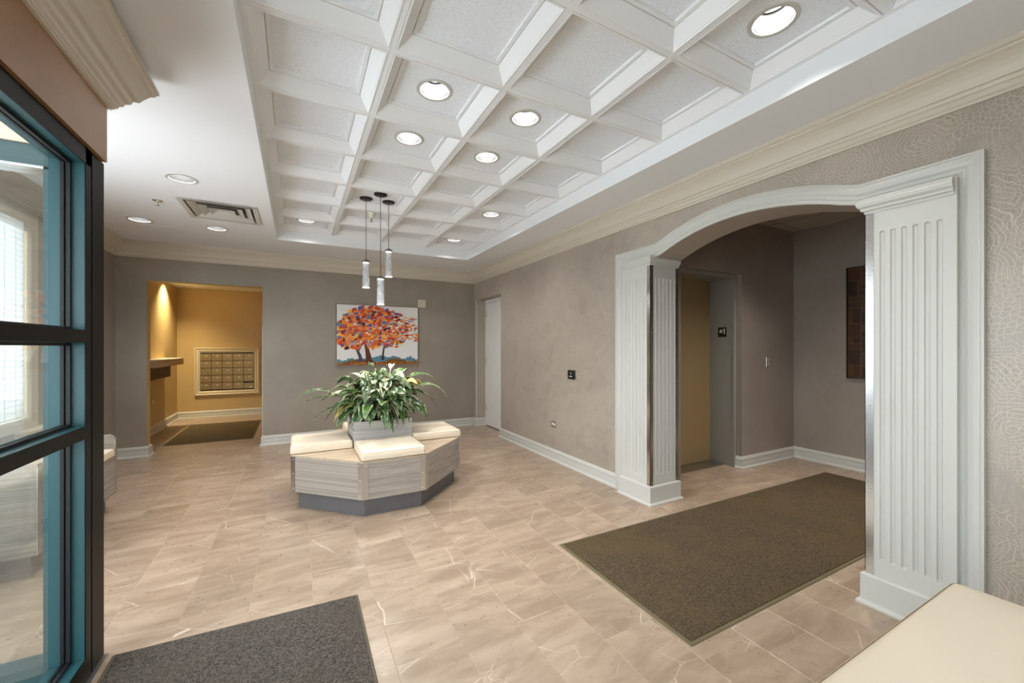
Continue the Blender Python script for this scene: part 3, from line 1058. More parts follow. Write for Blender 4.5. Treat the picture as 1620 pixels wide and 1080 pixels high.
def octo(r, a):
    return [(BX + x, BY + y) for x, y in ((-r, a), (-r, -a), (-a, -r), (a, -r), (r, -a), (r, a), (a, r), (-a, r))]


bench = thing('planter_bench', 'octagonal grey oak planter bench with metal corner straps in the middle of the floor', 'bench', (BX, BY, 0))
MB().loft([[(x, y, z) for x, y in octo(0.70, 0.232)] for z in (0.0, zb0)]).build('plinth', 'plinth', bench, label='dark slate grey recessed plinth')
oc = octo(BR, BA)
MB().loft([[(x, y, z) for x, y in octo(BR - .012, BA - .006)] for z in (zb0 + .004, zb1 - .004)]).build('body', 'wood', bench)
for i in range(8):
    a, b = Vector(oc[i]), Vector(oc[(i + 1) % 8])
    d = (b - a).normalized()
    nn = Vector((d.y, -d.x))
    if nn.dot(a - Vector((BX, BY))) < 0:
        nn = -nn
    for k, (z0, z1) in enumerate(((zb0, (zb0 + zb1) / 2 - .0008), ((zb0 + zb1) / 2 + .0008, zb1 - .014))):
        q0, q1 = a + d * .004, b - d * .004
        MB().loft([[(q0.x, q0.y, z), (q1.x, q1.y, z), (q1.x - nn.x * .011, q1.y - nn.y * .011, z), (q0.x - nn.x * .011, q0.y - nn.y * .011, z)] for z in (z0, z1)]).build('plank', 'wood', bench)
MB().loft([[(x, y, z) for x, y in octo(BR, BA)] for z in (zb1 - .014, zb1)]).build('bench_top', 'wood_top', bench, 0.0015)
for i in range(8):
    v = Vector(oc[i])
    pr, nx = Vector(oc[i - 1]), Vector(oc[(i + 1) % 8])
    d0, d1 = (pr - v).normalized(), (nx - v).normalized()
    outw = (v - Vector((BX, BY))).normalized()
    st = MB()
    riv = MB()
    for d in (d0, d1):
        nn = Vector((d.y, -d.x))
        if nn.dot(outw) < 0:
            nn = -nn
        q0, q1 = v + nn * .0005, v + d * .042 + nn * .0005
        lp = [(q0.x + outw.x * .002, q0.y + outw.y * .002), (q1.x + nn.x * .002, q1.y + nn.y * .002), (q1.x, q1.y), (q0.x, q0.y)]
        st.loft([[(p[0], p[1], z) for p in lp] for z in (zb0 + .001, zb1 - .012)])
        for z in (zb0 + .03, (zb0 + zb1) / 2, zb1 - .035):
            c = v + d * .026 + nn * .003
            ring = []
            for rr, hh_ in ((.0045, 0), (.0035, .002), (.0005, .003)):
                ring.append([(c.x + nn.x * hh_ + d.x * rr * math.cos(2 * math.pi * k / 8), c.y + nn.y * hh_ + d.y * rr * math.cos(2 * math.pi * k / 8), z + rr * math.sin(2 * math.pi * k / 8)) for k in range(8)])
            riv.loft(ring, 0, True, False, True)
    so = st.build('corner_strap', 'steel', bench, label='brushed metal corner strap')
    rv = riv.build('rivets', 'chrome', so)
    rv['kind'] = 'stuff'
# planter box on top
px0, px1, py0, py1, pz1 = BX - .262, BX + .262, BY - .262, BY + .262, 0.69
pb = MB()
for (a, b, c, d) in ((px0, px1, py0, py0 + .02), (px0, px1, py1 - .02, py1), (px0, px0 + .02, py0 + .02, py1 - .02), (px1 - .02, px1, py0 + .02, py1 - .02)):
    pb.box(a, b, c, d, zb1, pz1)
pb.build('planter_box', 'wood_grey', bench, 0.002)
MB().box(px0 + .02, px1 - .02, py0 + .02, py1 - .02, zb1, pz1 - .045).build('soil', 'soil', bench)
cw = 0.262
zc_ = zb1 + 0.001
for lab, poly in (('cream vinyl cushion on the near side of the planter bench, facing the camera', [(BX - cw, BY - BR - .006), (BX + cw - .004, BY - BR - .006), (BX + cw - .004, BY - .268), (BX - cw, BY - .268)]),
                  ('cream vinyl cushion on the left side of the planter bench', [(BX - BR - .006, BY - cw), (BX - .268, BY - cw), (BX - .268, BY + cw), (BX - BR - .006, BY + cw)]),
                  ('cream vinyl cushion on the right side of the planter bench', [(BX + .268, BY - cw), (BX + BR + .006, BY - cw), (BX + BR + .006, BY + cw), (BX + .268, BY + cw)]),
                  ('cream vinyl cushion on the far side of the planter bench, behind the plant', [(BX - cw, BY + .268), (BX + cw, BY + .268), (BX + cw, BY + BR + .006), (BX - cw, BY + BR + .006)])):
    cushion('seat_cushion', poly, zc_, 0.072, lab, 'cushion', 'cushions of the planter bench')

# ------------------------------------------------------------------ plant
plant = thing('potted_plant', 'leafy green and cream variegated plant growing from the planter box', 'plant', (BX, BY, pz1 - .05))


def leaf(az, reach, rise, droop, blade, width, mat, roll=0.0, base_r=0.06, z0=pz1 - .05):
    """petiole from the soil and an arching lance shaped blade"""
    n = 16
    d = Vector((math.cos(az), math.sin(az), 0))
    side0 = Vector((-math.sin(az), math.cos(az), 0))
    start = Vector((BX, BY, z0)) + d * base_r * rnd.random() + Vector((rnd.uniform(-.09, .09), rnd.uniform(-.09, .09), 0))
    p1 = start + d * reach * .28 + Vector((0, 0, rise * 1.0))
    p2 = start + d * reach * .75 + Vector((0, 0, rise * 1.12))
    p3 = start + d * reach + Vector((0, 0, rise * 0.95 - droop))
    pts, uvs, fs = [], [], []
    t_b = 1 - blade
    wig = rnd.uniform(0, 6)
    for i in range(n + 1):
        t = i / n
        p = start * (1 - t) ** 3 + p1 * 3 * t * (1 - t) ** 2 + p2 * 3 * t * t * (1 - t) + p3 * t ** 3
        q = (p1 - start) * 3 * (1 - t) ** 2 + (p2 - p1) * 6 * t * (1 - t) + (p3 - p2) * 3 * t * t
        tan_ = q.normalized()
        side = (side0 * math.cos(roll) + tan_.cross(side0) * math.sin(roll)).normalized()
        up = side.cross(tan_).normalized()
        if up.z < 0:
            up = -up
        s = (t - t_b) / blade
        if s <= 0:
            w, cup = 0.0038, -0.15
        else:
            w = max(0.0015, width * (max(0.0, math.sin(math.pi * s ** 0.72)) ** 0.85) * (1 - 0.25 * s))
            w = max(w, 0.0038 * (1 - s))
            cup = 0.30
        ripple = 0.10 * w * math.sin(s * 13 + wig) if s > 0 else 0
        for k, u in enumerate((-1, -.5, 0, .5, 1)):
            pts.append(p + side * u * w + up * (abs(u) * w * cup + (ripple if abs(u) == 1 else 0) * (1 if u > 0 else -1)))
            uvs.append((0.5 + u / 2, t))
    for i in range(n):
        for k in range(4):
            a = i * 5 + k
            fs.append((a, a + 1, a + 6, a + 5))
    me = bpy.data.meshes.new('leaf')
    me.from_pydata([tuple(p) for p in pts], [], fs)
    uvl = me.uv_layers.new(name='uv')
    for lp in me.loops:
        uvl.data[lp.index].uv = uvs[lp.vertex_index]
    me.materials.append(mat)
    me.polygons.foreach_set('use_smooth', [True] * len(fs))
    o = bpy.data.objects.new('leaf', me)
    COL.objects.link(o)
    o.parent = plant
    o.matrix_parent_inverse = plant.matrix_basis.inverted()
    so = o.modifiers.new('thick', 'SOLIDIFY')
    so.thickness = 0.0009


for i in range(284):
    az = rnd.uniform(0, 2 * math.pi)
    lay = rnd.random()
    if lay < 0.34:        # low, hanging over the rim
        reach, rise, droop = rnd.uniform(.22, .42), rnd.uniform(.14, .27), rnd.uniform(.06, .22)
    elif lay < 0.80:      # middle
        reach, rise, droop = rnd.uniform(.16, .44), rnd.uniform(.24, .42), rnd.uniform(.0, .12)
    else:                 # upright
        reach, rise, droop = rnd.uniform(.06, .32), rnd.uniform(.36, .50), rnd.uniform(-.02, .06)
    mat = LEAFS[rnd.choices((0, 1, 2, 3), (0.58, 0.26, 0.13, 0.03))[0]]
    leaf(az, reach, rise, droop, rnd.uniform(.42, .54), rnd.uniform(.036, .062), mat, rnd.uniform(-.6, .6))
for az, reach, rise, droop in ((R(182), .66, .30, .10), (R(176), .62, .36, .10), (R(5), .60, .46, .04), (R(-10), .60, .40, .16), (R(200), .60, .22, .16), (R(-2), .58, .32, .22),
                               (R(95), .10, .56, .0), (R(60), .20, .55, .02), (R(150), .30, .47, .02)):
    leaf(az, reach, rise, droop, .5, .034, LEAFS[rnd.choice((0, 2, 1, 2))], rnd.uniform(-.3, .3))

# ------------------------------------------------------------------ pendants
ZPN = ZG + 0.071


def pendant(label, x, y, zt_, zb_):
    t = thing('pendant_lamp', label, 'pendant lamp', (x, y, ZPN), 'crystal pendant lamps')
    MB().lathe([(0.0, -.016), (.052, -.016), (.060, -.012), (.062, -.004), (.062, 0.0)], (x, y, ZPN), 32).build('canopy', 'bronze', t, label='dark bronze ceiling canopy')
    MB().tube([(x, y, ZPN - .01), (x, y, zt_ + .02)], 0.0028, 6).build('cord', 'bronze', t)
    MB().lathe([(0.0, .026), (.012, .024), (.016, .012), (.036, .010), (.037, -.008), (.034, -.009)], (x, y, zt_), 24).build('cap', 'nickel', t)
    MB().lathe([(.0345, -.012), (.0345, zb_ - zt_ + .006), (.026, zb_ - zt_ + .006), (.026, -.012), (.0345, -.012)], (x, y, zt_), 28).build('glass_tube', 'crystal', t)
    MB().lathe([(0.0, -.009), (.031, -.009), (.032, -.012), (.0, -.012)], (x, y, zt_), 24).build('led_top', 'led', t)
    MB().lathe([(0.0, .003), (.035, .003), (.0355, 0.0), (.0, -.001)], (x, y, zb_), 24).build('led_base', 'led', t)
    MB().lathe([(.0105, -.012), (.0105, zb_ - zt_ + .008)], (x, y, zt_), 12).build('inner_rod', 'crystal', t)
    disk_light(t, (x, y, zb_ - .004), 0.03, PEND_W, (1, .96, .9), 170)


pendant('clear crystal tube pendant lamp, left one of the three', 0.613, 4.27, 2.228, 1.967)
pendant('clear crystal tube pendant lamp, lowest and middle one of the three', 0.722, 4.09, 2.045, 1.785)
pendant('clear crystal tube pendant lamp, right and highest one of the three', 0.835, 4.27, 2.361, 2.094)

# ------------------------------------------------------------------ ceiling fittings
t = thing('sprinkler_head', 'small white cone shaped sprinkler head in the coffer behind the pendant lamps', 'sprinkler', (0.734, 4.70, ZPN))
MB().lathe([(.040, 0), (.042, -.006), (.038, -.012), (.026, -.060), (.022, -.062), (0, -.062)], (0.734, 4.70, ZPN), 24).build('housing', 'plastic', t)
MB().lathe([(.009, -.06), (.007, -.085), (.012, -.088), (.004, -.094), (.020, -.098), (.020, -.101), (0, -.101)], (0.734, 4.70, ZPN), 16).build('deflector', 'steel', t)
t = thing('sprinkler_head', 'small chrome sprinkler head on the flat ceiling left of the air vent', 'sprinkler', (-1.093, 4.642, ZC))
MB().lathe([(0, -.004), (.020, -.004), (.036, -.003), (.038, 0)], (-1.093, 4.642, ZC), 24).build('escutcheon', 'chrome', t)
MB().lathe([(.008, -.003), (.006, -.028), (.009, -.031), (.003, -.038), (.018, -.040), (.018, -.043), (0, -.043)], (-1.093, 4.642, ZC), 16).build('deflector', 'chrome', t)

t = thing('air_vent', 'square white ceiling air vent with nested angled vanes', 'air vent', ((DIFF[0] + DIFF[1]) / 2, (DIFF[2] + DIFF[3]) / 2, ZC))
dx, dy = (DIFF[0] + DIFF[1]) / 2, (DIFF[2] + DIFF[3]) / 2


def ring(h0, z0, h1, z1, th=.004):
    f = lambda h, z: [(dx - h, dy - h * 1.02, z), (dx + h, dy - h * 1.02, z), (dx + h, dy + h * 1.02, z), (dx - h, dy + h * 1.02, z)]
    return MB().loft([f(h0, z0), f(h1, z1), f(h1 - th, z1), f(h0 - th, z0), f(h0, z0)], 0, False, False, False)


ring(0.300, ZC - .008, 0.262, ZC - .006, .0).build('vent_rim', 'trim', t)
ring(0.262, ZC - .006, 0.262, ZC + .07, .003).build('neck', 'trim', t)
for h0, h1 in ((0.240, 0.190), (0.172, 0.122)):
    ring(h0, ZC - .006, h1, ZC + .020).build('vane', 'trim', t)
ring(0.104, ZC - .006, 0.05, ZC + .016).build('vane', 'trim', t)
MB().box(dx - .05, dx + .05, dy - .05, dy + .05, ZC + .016, ZC + .020).build('centre_plate', 'trim', t)
MB().box(dx - .26, dx + .26, dy - .27, dy + .27, ZC + .085, ZC + .09).build('duct_back', 'steel', t, label='dull metal duct damper above the vanes')

# ------------------------------------------------------------------ painting
PX0, PX1, PZ0, PZ1 = 0.525, 1.748, 1.090, 2.016
pt = thing('tree_painting', 'colourful painting of orange and red autumn trees on the far wall', 'painting', (1.136, YB, 1.55))
MB().box(PX0, PX1, YB - .034, YB - .002, PZ0, PZ1).build('canvas', paint('canvas_sky', rgb(226, 226, 224), .6, .2, 0, .03), pt)
fr_ = MB()
for a, b, c, d in ((PX0 - .006, PX0, PZ0 - .006, PZ1 + .006), (PX1, PX1 + .006, PZ0 - .006, PZ1 + .006), (PX0 - .006, PX1 + .006, PZ1, PZ1 + .006), (PX0 - .006, PX1 + .006, PZ0 - .006, PZ0)):
    fr_.box(a, b, YB - .036, YB - .001, c, d)
fr_.build('edge_frame', paint('canvas_edge', rgb(92, 82, 74), .5, .3), pt)
daub_cols = [(222, 96, 28), (240, 140, 40), (196, 58, 34), (244, 186, 52), (128, 36, 26), (64, 84, 156), (168, 160, 176), (214, 132, 120), (92, 130, 146), (76, 30, 24), (120, 96, 150)]
PC = [paint('oil_paint', rgb(*c), .45, .4, 0, .1) for c in daub_cols] + [paint('oil_trunk', rgb(92, 46, 26), .5, .3), paint('oil_trunk_blue', rgb(70, 70, 96), .5, .3), paint('oil_hills', rgb(86, 138, 154), .5, .3, 0, .3), paint('oil_ground', rgb(126, 86, 34), .5, .3, 0, .3), paint('oil_twig', rgb(60, 36, 30), .5, .3)]


def pp(x, y, h):          # picture coordinates of the sketch (985 x 745) to the canvas
    return (PX0 + (x - 100) / 985 * (PX1 - PX0), YB - .0342 - h, PZ1 - (y - 160) / 745 * (PZ1 - PZ0))


def flat(mb, pts, m, h):
    n = len(pts)
    mb.add([pp(x, y, h) for x, y in pts], [tuple(range(n))], m)


gr = MB()
for k in range(26):
    x = 104 + 978 * k / 26
    h = 798 + 14 * math.sin(k * 1.3) + (10 if 8 < k < 18 else 30) - (14 if 10 < k < 24 else 0)
    flat(gr, [(x, h), (x + 38, h + 6 * math.sin(k)), (x + 38, 866), (x, 866)], 13, .0006)
    flat(gr, [(x, 846 + 22 * math.sin(k * .55 + 1)), (x + 38, 846 + 22 * math.sin((k + 1) * .55 + 1)), (x + 38, 903), (x, 903)], 14, .0010)
g_ = gr.build('painted_ground', PC, pt)



def limb(pts, m, h):
    tr_ = MB()
    for (x0, y0, w0), (x1, y1, w1) in zip(pts[:-1], pts[1:]):
        d = Vector((x1 - x0, y1 - y0)).normalized()
        n = Vector((-d.y, d.x))
        flat(tr_, [(x0 + n.x * w0, y0 + n.y * w0), (x1 + n.x * w1, y1 + n.y * w1), (x1 - n.x * w1, y1 - n.y * w1), (x0 - n.x * w0, y0 - n.y * w0)], m, h)
    tr_.build('painted_trunk', PC, pt)


limb([(375, 860, 34), (370, 800, 20), (330, 710, 15), (280, 640, 11), (250, 580, 6)], 12, .0014)
limb([(350, 720, 8), (372, 690, 6), (380, 660, 4)], 12, .0014)
limb([(475, 880, 62), (470, 830, 36), (455, 740, 27), (430, 620, 17), (400, 560, 10), (370, 520, 6)], 11, .0016)
limb([(458, 690, 10), (480, 620, 8), (500, 560, 4)], 11, .0016)
limb([(636, 840, 20), (640, 780, 12), (655, 660, 8), (668, 610, 5)], 15, .0014)
limb([(650, 700, 5), (700, 660, 4), (740, 640, 2)], 15, .0014)
POLY = [(104, 400), (180, 275), (300, 205), (450, 172), (600, 186), (780, 222), (900, 270), (1078, 318), (1078, 610), (960, 590), (860, 640), (800, 690), (700, 690), (620, 640), (560, 690), (500, 700), (420, 640), (330, 700), (200, 712), (108, 640)]


def inside(x, y):
    r_ = False
    for i in range(len(POLY)):
        (x0, y0), (x1, y1) = POLY[i - 1], POLY[i]
        if (y0 > y) != (y1 > y) and x < (x1 - x0) * (y - y0) / (y1 - y0) + x0:
            r_ = not r_
    return r_


db = MB()
cnt = 0
while cnt < 1000:
    x, y = rnd.uniform(104, 1080), rnd.uniform(172, 712)
    if not inside(x, y):
        continue
    f = min(max((x - 560) / 400, 0), 1)
    if rnd.random() < 0.22 * f:
        cnt += 0
        continue
    a = rnd.uniform(16, 31) * (1 - .15 * f)
    b = a * (rnd.uniform(.55, .85) * (1 - f) + .36 * f)
    ang = R(-28 + 30 * f + rnd.uniform(-22, 22) * (1 - .6 * f))
    k = rnd.choices(range(11), (26, 20, 17, 11, 7, 6, 6, 6, 3, 5, 3))[0]
    pts = []
    for q in range(9):
        w = 2 * math.pi * q / 9
        u, v = a * math.cos(w) * rnd.uniform(.85, 1.1), b * math.sin(w) * rnd.uniform(.85, 1.1)
        pts.append((min(max(x + u * math.cos(ang) - v * math.sin(ang), 101), 1084), y + u * math.sin(ang) + v * math.cos(ang)))
    flat(db, pts, k, .0018 + cnt * .000004)
    cnt += 1
for k in range(120):
    x, y = rnd.uniform(108, 1076), rnd.uniform(862, 900)
    flat(db, [(x - 9, y), (x, y - 5), (x + 9, y), (x, y + 5)], rnd.choice((0, 1, 2, 3, 9)), .0016 + k * .000003)
o = db.build('paint_daubs', PC, pt)
o['kind'] = 'stuff'

# fire alarm sounder on the wall
t = thing('alarm_speaker', 'small square cream wall alarm at the upper right corner of the painting', 'alarm', (1.82, YB, 2.085))
MB().box(1.752, 1.888, YB - .022, YB - .001, 2.022, 2.150).build('housing', 'mail_frame', t, 0.006)
s_ = MB().lathe([(.046, 0), (.046, .006), (.040, .010), (.036, .006), (.022, .009), (0, .012)], (0, 0, 0), 24).build('speaker_face', 'trim', t)
s_.matrix_basis = Matrix.Translation((1.82, YB - .022, 2.086)) @ Matrix.Rotation(R(90), 4, 'X')
MB().box(1.80, 1.84, YB - .034, YB - .020, 2.106, 2.118).build('strobe', 'clear', t)

# ------------------------------------------------------------------ plates on the right wall
t = thing('access_reader', 'small black door access reader on the long wallpaper wall', 'access reader', (XR, 3.718, 1.06))
MB().box(XR - .020, XR, 3.657, 3.780, 1.008, 1.110).build('housing', 'black', t, 0.004)
MB().box(XR - .0215, XR - .020, 3.712, 3.722, 1.066, 1.082).build('indicator', 'mark', t)
MB().box(XR - .0215, XR - .020, 3.690, 3.745, 1.036, 1.043).build('printed_line', 'mark', t)


def outlet(name, label, to3d):
    t = thing(name, label, 'outlet', to3d(0, 0, 0), 'wall outlets')
    m = MB()
    vs = [to3d(*p) for p in ((-.058, -.036, 0), (.058, -.036, 0), (.058, .036, 0), (-.058, .036, 0), (-.055, -.033, .005), (.055, -.033, .005), (.055, .033, .005), (-.055, .033, .005))]
    m.add(vs, [(0, 3, 2, 1), (4, 5, 6, 7), (0, 1, 5, 4), (1, 2, 6, 5), (2, 3, 7, 6), (3, 0, 4, 7)])
    m.build('cover_plate', 'steel', t)
    for s in (-1, 1):
        mm = MB()
        lo = [(s * .022 + .016 * math.cos(w * math.pi / 6), .017 * math.sin(w * math.pi / 6)) for w in range(12)]
        mm.loft([[to3d(x, y, .005) for x, y in lo], [to3d(x, y, .0075) for x, y in lo]], 0, False, False, True)
        mm.build('socket', 'plastic', t)


outlet('wall_outlet', 'double outlet low on the long wallpaper wall beneath the black reader', lambda u, v, h: (XR - h, 4.088 - u, 0.434 + v))
outlet('wall_outlet', 'small outlet under the pale ledge in the mail room', lambda u, v, h: (XN + h, 8.30 + u, 0.50 + v))

# ------------------------------------------------------------------ elevator
el = thing('elevator', 'elevator with tan sliding door and grey steel frame in the hall beyond the arch', 'elevator', (3.93, 3.0, 0))
MB().box(3.46, 4.41, 3.18, 3.215, 0.006, 2.17).build('door_panel', 'elev_door', el, 0.002)
MB().box(4.408, 4.424, 2.866, 3.22, 0.0, 2.17).build('jamb', 'elev_frame', el)
MB().box(3.446, 3.462, 2.866, 3.22, 0.0, 2.17).build('jamb', 'elev_frame', el)
MB().box(3.446, 4.424, 2.866, 3.22, 2.168, 2.185).build('header', 'elev_frame', el)
fl_ = MB().slab([(3.43, 0), (3.43, 2.19), (4.43, 2.19), (4.43, 0), (4.392, 0), (4.392, 2.145), (3.468, 2.145), (3.468, 0)], [], lambda u, v, t: (u, 2.862 + t, v), 0.012)
fl_.build('frame_flange', 'elev_frame', el, 0.002)
MB().box(3.46, 4.41, 2.99, 3.18, -0.002, 0.005).build('door_sill', 'steel', el)
MB().box(4.4255, 4.4295, 2.803, 2.806, 0.14, 1.25).build('corner_guard', 'chrome', el)
t = thing('floor_sign', 'black square elevator floor sign with white star and 1', 'sign', (4.408, 3.02, 1.547))
MB().box(4.404, 4.408, 2.966, 3.072, 1.491, 1.603).build('plate', 'black', t, 0.001)
star = []
for k in range(10):
    r_ = .030 if k % 2 == 0 else .0125
    w = math.pi / 2 + k * math.pi / 5
    star.append((r_ * math.cos(w), r_ * math.sin(w)))
toS = lambda u, v, h: (4.404 - h, 3.034 - u, 1.556 + v)
MB().slab(star, [], lambda u, v, h: toS(u, v, .0012 - h), .0012).build('star_mark', 'mark', t)
one = [(.036, -.030), (.050, -.030), (.050, .030), (.040, .030), (.024, .018), (.028, .010), (.036, .015)]
MB().slab(one, [], lambda u, v, h: toS(u, v, .0012 - h), .0012).build('numeral_one', 'mark', t)
t = thing('call_button_plate', 'small steel elevator call button plate on the hall wall', 'call button', (4.936, YE, 1.195))
MB().box(4.896, 4.976, YE - .008, YE, 1.138, 1.252).build('face_plate', 'steel', t, 0.002)
MB().box(4.918, 4.954, YE - .010, YE - .008, 1.212, 1.226).build('display', 'mark', t)
b_ = MB().lathe([(.013, 0), (.013, .004), (.010, .006), (0, .006)], (0, 0, 0), 20).build('button', 'chrome', t)
b_.matrix_basis = Matrix.Translation((4.936, YE - .008, 1.172)) @ Matrix.Rotation(R(90), 4, 'X')

downlight('unseen recessed downlight added to brighten the elevator hall beyond the arch', HALL_FILL[0], HALL_FILL[1], 2.815, 28.0, (1, .93, .84), 'added hall fill lights', 120)  # fill lamp out of view, added because the hall rendered too dark

# mosaic art on the hall's back wall
t = thing('mosaic_wall_art', 'dark framed wall panel with brown rectangular tiles on the elevator hall wall', 'wall art', (XE, 1.75, 1.64))
ay0, ay1, az0, az1 = 1.25, 2.238, 1.022, 2.258
MB().slab([(ay0, az0), (ay1, az0), (ay1, az1), (ay0, az1)], [[(ay0 + .012, az0 + .012), (ay1 - .012, az0 + .012), (ay1 - .012, az1 - .012), (ay0 + .012, az1 - .012)]], lambda u, v, h: (XE - .035 + h, u, v), .035).build('frame', 'black', t)
MB().box(XE - .014, XE - .001, ay0 + .012, ay1 - .012, az0 + .012, az1 - .012).build('backing', paint('art_seam', rgb(112, 86, 58), .4, .4), t)
AT = [paint('art_tile', rgb(*c), .3, .5, 0, .3) for c in ((58, 34, 18), (74, 44, 22), (48, 28, 18), (84, 52, 26))]
y1 = ay1 - .016
col_w = .112
rows = [(.118, 1), (.160, 3), (.055, 1), (.062, 1), (.150, 2), (.140, 1), (.058, 2), (.056, 1), (.160, 2), (.118, 2)]
for cidx in range(8):
    yb_ = y1 - cidx * (col_w + .006)
    z = az1 - .016
    rr = rows[cidx:] + rows[:cidx]
    tot = sum(r_[0] for r_ in rr)
    for hgt, nn in rr:
        hgt = hgt / tot * (az1 - az0 - .032)
        for q in range(nn):
            w = col_w / nn
            MB().box(XE - .022 - .003 * rnd.random(), XE - .012, yb_ - (q + 1) * w + .0022, yb_ - q * w - .0022, z - hgt + .0025, z - .0025).build('tile', rnd.choice(AT), t)
        z -= hgt

# ------------------------------------------------------------------ mail room
t = thing('mailbox_bank', 'bronze bank of twenty-five mailboxes in a cream moulded frame on the mail room wall', 'mailboxes', (-1.22, YN, 0.9))
mx0, mx1, mz0, mz1 = -1.655, -0.772, 0.536, 1.268
mp = [(0, 0), (0, .030), (.012, .034), (.026, .028), (.034, .020), (.050, .024), (.064, .022), (.078, .014), (.088, .014), (.088, 0)]
MB().sweep([(mx0 - .088, mz0 - .105), (mx1 + .088, mz0 - .105), (mx1 + .088, mz1 + .088), (mx0 - .088, mz1 + .088)], mp, lambda u, v, h: (u, YN - h, v), 0, 1, closed=True).build('frame', 'mail_frame', t)
MB().box(mx0 - .005, mx1 + .005, YN - .008, YN - .001, mz0 - .022, mz1 + .005).build('backing', 'mail_dark', t)
cwid, rh = (mx1 - mx0) / 5, (mz1 - .02 - mz0) / 5
for r_ in range(5):
    for c_ in range(5):
        x0, z0 = mx0 + c_ * cwid, mz0 + r_ * rh
        slot = (r_ == 0 and c_ == 4)
        d_ = MB().box(x0 + .004, x0 + cwid - .004, YN - .024, YN - .008, z0 + .005, z0 + rh - (.028 if slot else .005)).build('mailbox_door', 'mailbox', t)
        if r_ == 2 and c_ == 0:
            MB().box(x0 + .118, x0 + .136, YN - .025, YN - .024, z0 + .030, z0 + .046).build('lock', 'mail_dark', d_)
            continue
        if slot:
            MB().box(x0 + .09, x0 + .155, YN - .026, YN - .024, z0 + .018, z0 + .040).build('label_plate', 'mail_label', d_)
            MB().box(x0 + .02, x0 + .16, YN - .012, YN - .0085, z0 + rh - .026, z0 + rh - .008).build('mail_slot', 'black', d_)
            continue
        lk = MB().lathe([(.008, 0), (.008, .003), (0, .004)], (0, 0, 0), 10).build('lock', 'steel', d_)
        lk.location = (x0 + .030, YN - .024, z0 + rh * .66)
        lk.rotation_euler = (R(90), 0, 0)
        MB().box(x0 + .075, x0 + .122, YN - .0255, YN - .024, z0 + rh * .60, z0 + rh * .72).build('label_plate', 'mail_label', d_)
t = thing('mail_ledge', 'pale wood standing ledge with dark bracket on the left wall of the mail room', 'shelf', (XN, 8.1, 1.13))
MB().box(XN, -1.75, 7.34, 8.93, 1.076, 1.186).build('ledge_top', 'wood_pale', t, 0.003)
MB().box(XN, -1.86, 7.30, 8.62, 0.885, 1.076).build('bracket', 'wood_dark', t, label='dark brown bracket box under the ledge')
downlight('recessed downlight of the mail room', NC[0] - 0.15, NC[1], 2.5, NOOK_W, (1, .82, .50), 'mail room lights', 120)


# ------------------------------------------------------------------ mats
def mat(label, poly, pile, edge, b=0.022, h=0.009):
    t = thing('floor_mat', label, 'mat', (sum(p[0] for p in poly) / 4, sum(p[1] for p in poly) / 4, 0), 'floor mats')
    MB().loft([rpoly(poly, 0, .006, 0.0005), rpoly(poly, .004, .006, h * .5), rpoly(poly, b, .006, h * .6)]).build('rubber_border', edge, t)
    MB().loft([rpoly(poly, b - .002, .006, h * .5), rpoly(poly, b, .006, h), ]).build('pile', pile, t)


mat('dark brown carpet runner leading through the arch to the elevator hall', [(1.59, 1.24), (5.11, 1.24), (5.11, 2.29), (1.60, 2.315)], 'mat', 'mat_edge')
mat('charcoal entrance mat in the foreground beside the glass partition', [(-0.722, 0.30), (0.285, 0.30), (0.297, 2.374), (-0.722, 2.415)], 'mat_char', 'mat_edge_char', 0.016)
mat('dark mat on the floor of the mail room opening', [(-1.65, 7.185), (-0.578, 7.165), (-0.582, 8.90), (-1.66, 8.92)], 'mat', 'mat_edge')

# ------------------------------------------------------------------ bench in the right foreground
nb = thing('lobby_bench', 'oak bench in the right foreground carrying the large cream cushion', 'bench', (1.45, 0.25, 0))
nx0, nx1, ny0, ny1 = 0.62, 2.19, 0.02, 0.565
MB().box(nx0 + .01, nx1 - .01, ny0 + .01, ny1 - .01, .14, .405).build('body', 'wood', nb, .003)
MB().box(nx0 + .07, nx1 - .07, ny0 + .07, ny1 - .07, 0, .14).build('plinth', 'plinth', nb)
cushion('bench_cushion', [(nx0, ny0), (nx1, ny0), (nx1, ny1), (nx0, ny1)], 0.406, 0.088, 'large smooth cream vinyl cushion in the lower right foreground', 'cushion', None, 0.008)

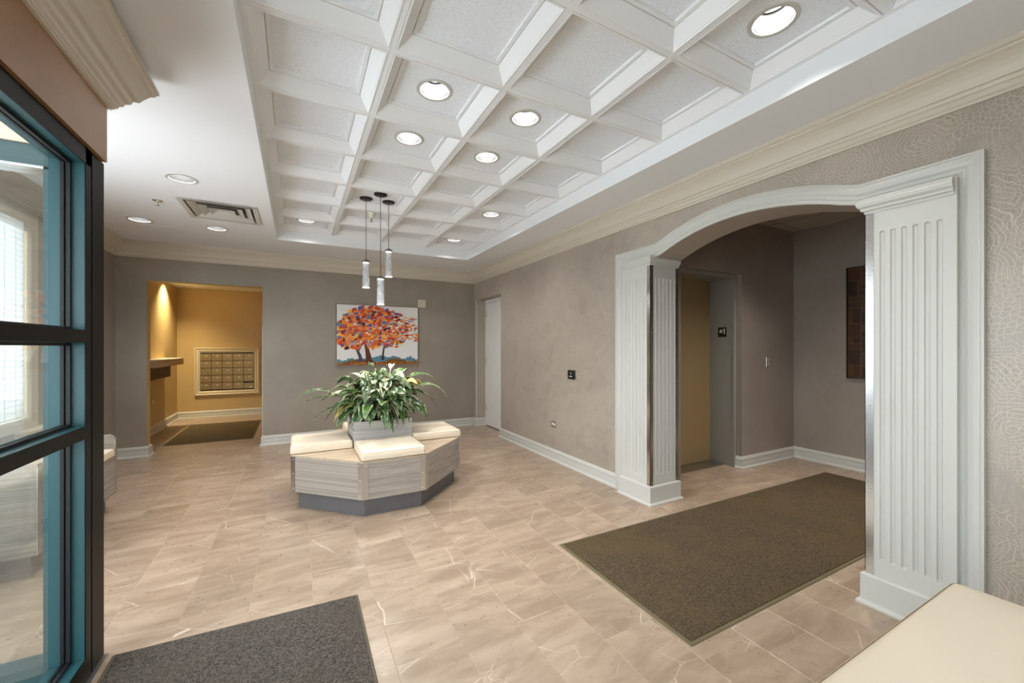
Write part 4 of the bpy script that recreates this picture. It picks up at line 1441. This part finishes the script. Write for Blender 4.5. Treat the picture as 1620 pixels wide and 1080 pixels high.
# ------------------------------------------------------------------ bench and planter by the left window
lb = thing('window_bench', 'grey oak window bench with metal strap and raised end beside the dark post', 'bench', (-1.65, 4.0, 0))
bx0, bx1, by0, by1 = -1.915, -1.352, 3.42, 4.602
MB().box(bx0, bx1 - .05, by0 + .06, by1 - .06, 0, .14).build('plinth', 'plinth', lb)
MB().box(bx0, bx1, 4.06, by1 - .03, .14, .455).build('seat_box', 'wood', lb)
arm = [(bx0, .14), (bx1, .14), (bx1, .585)] + arc(bx1 - .05, .585, .05, 0, math.pi / 2, 6)[1:] + [(bx0, .64)]
MB().slab(arm, [], lambda u, v, h: (u, by1 - .03 + h, v), .03).build('end_panel', 'wood', lb)
MB().box(bx1 - .002, bx1 + .003, by1 - .034, by1 + .002, .145, .60).build('corner_strap', 'steel', lb)
rv = MB()
for z in (.17, .34, .50, .58):
    rv.box(bx1 + .003, bx1 + .006, by1 - .02, by1 - .012, z - .004, z + .004)
rv = rv.build('rivets', 'chrome', lb)
rv['kind'] = 'stuff'
pl = MB()
pl.box(bx0, bx1, by0, by0 + .025, .14, .68)
pl.box(bx0, bx1, 4.035, 4.06, .14, .68)
pl.box(bx0, bx0 + .025, by0 + .025, 4.035, .14, .70)
pl.box(bx1 - .025, bx1, by0 + .025, 4.035, .14, .68)
pl.box(bx0 + .025, bx1 - .025, by0 + .025, 4.035, .14, .50)
pl.build('planter_box', 'wood', lb)
MB().box(-1.62, -1.605, by0 + .025, 4.035, .50, .672).build('divider', 'wood_pale', lb)
MB().box(bx0 + .025, bx1 - .025, 3.72, 3.735, .50, .668).build('divider', 'wood_pale', lb)
MB().box(bx1 - .002, bx1 + .003, by0 - .003, by0 + .03, .145, .66).build('corner_strap', 'steel', lb)
cushion('seat_cushion', [(bx0 + .01, 4.065), (bx1 + .004, 4.065), (bx1 + .004, by1 - .034), (bx0 + .01, by1 - .034)], .456, .066, 'cream cushion on the bench by the left window', 'cushion')
sh = struct(MB().box(XL, XL + .09, 4.62, 5.3, .64, .70).build('trim_6', 'wood_pale'), 'pale sill board under the left window')
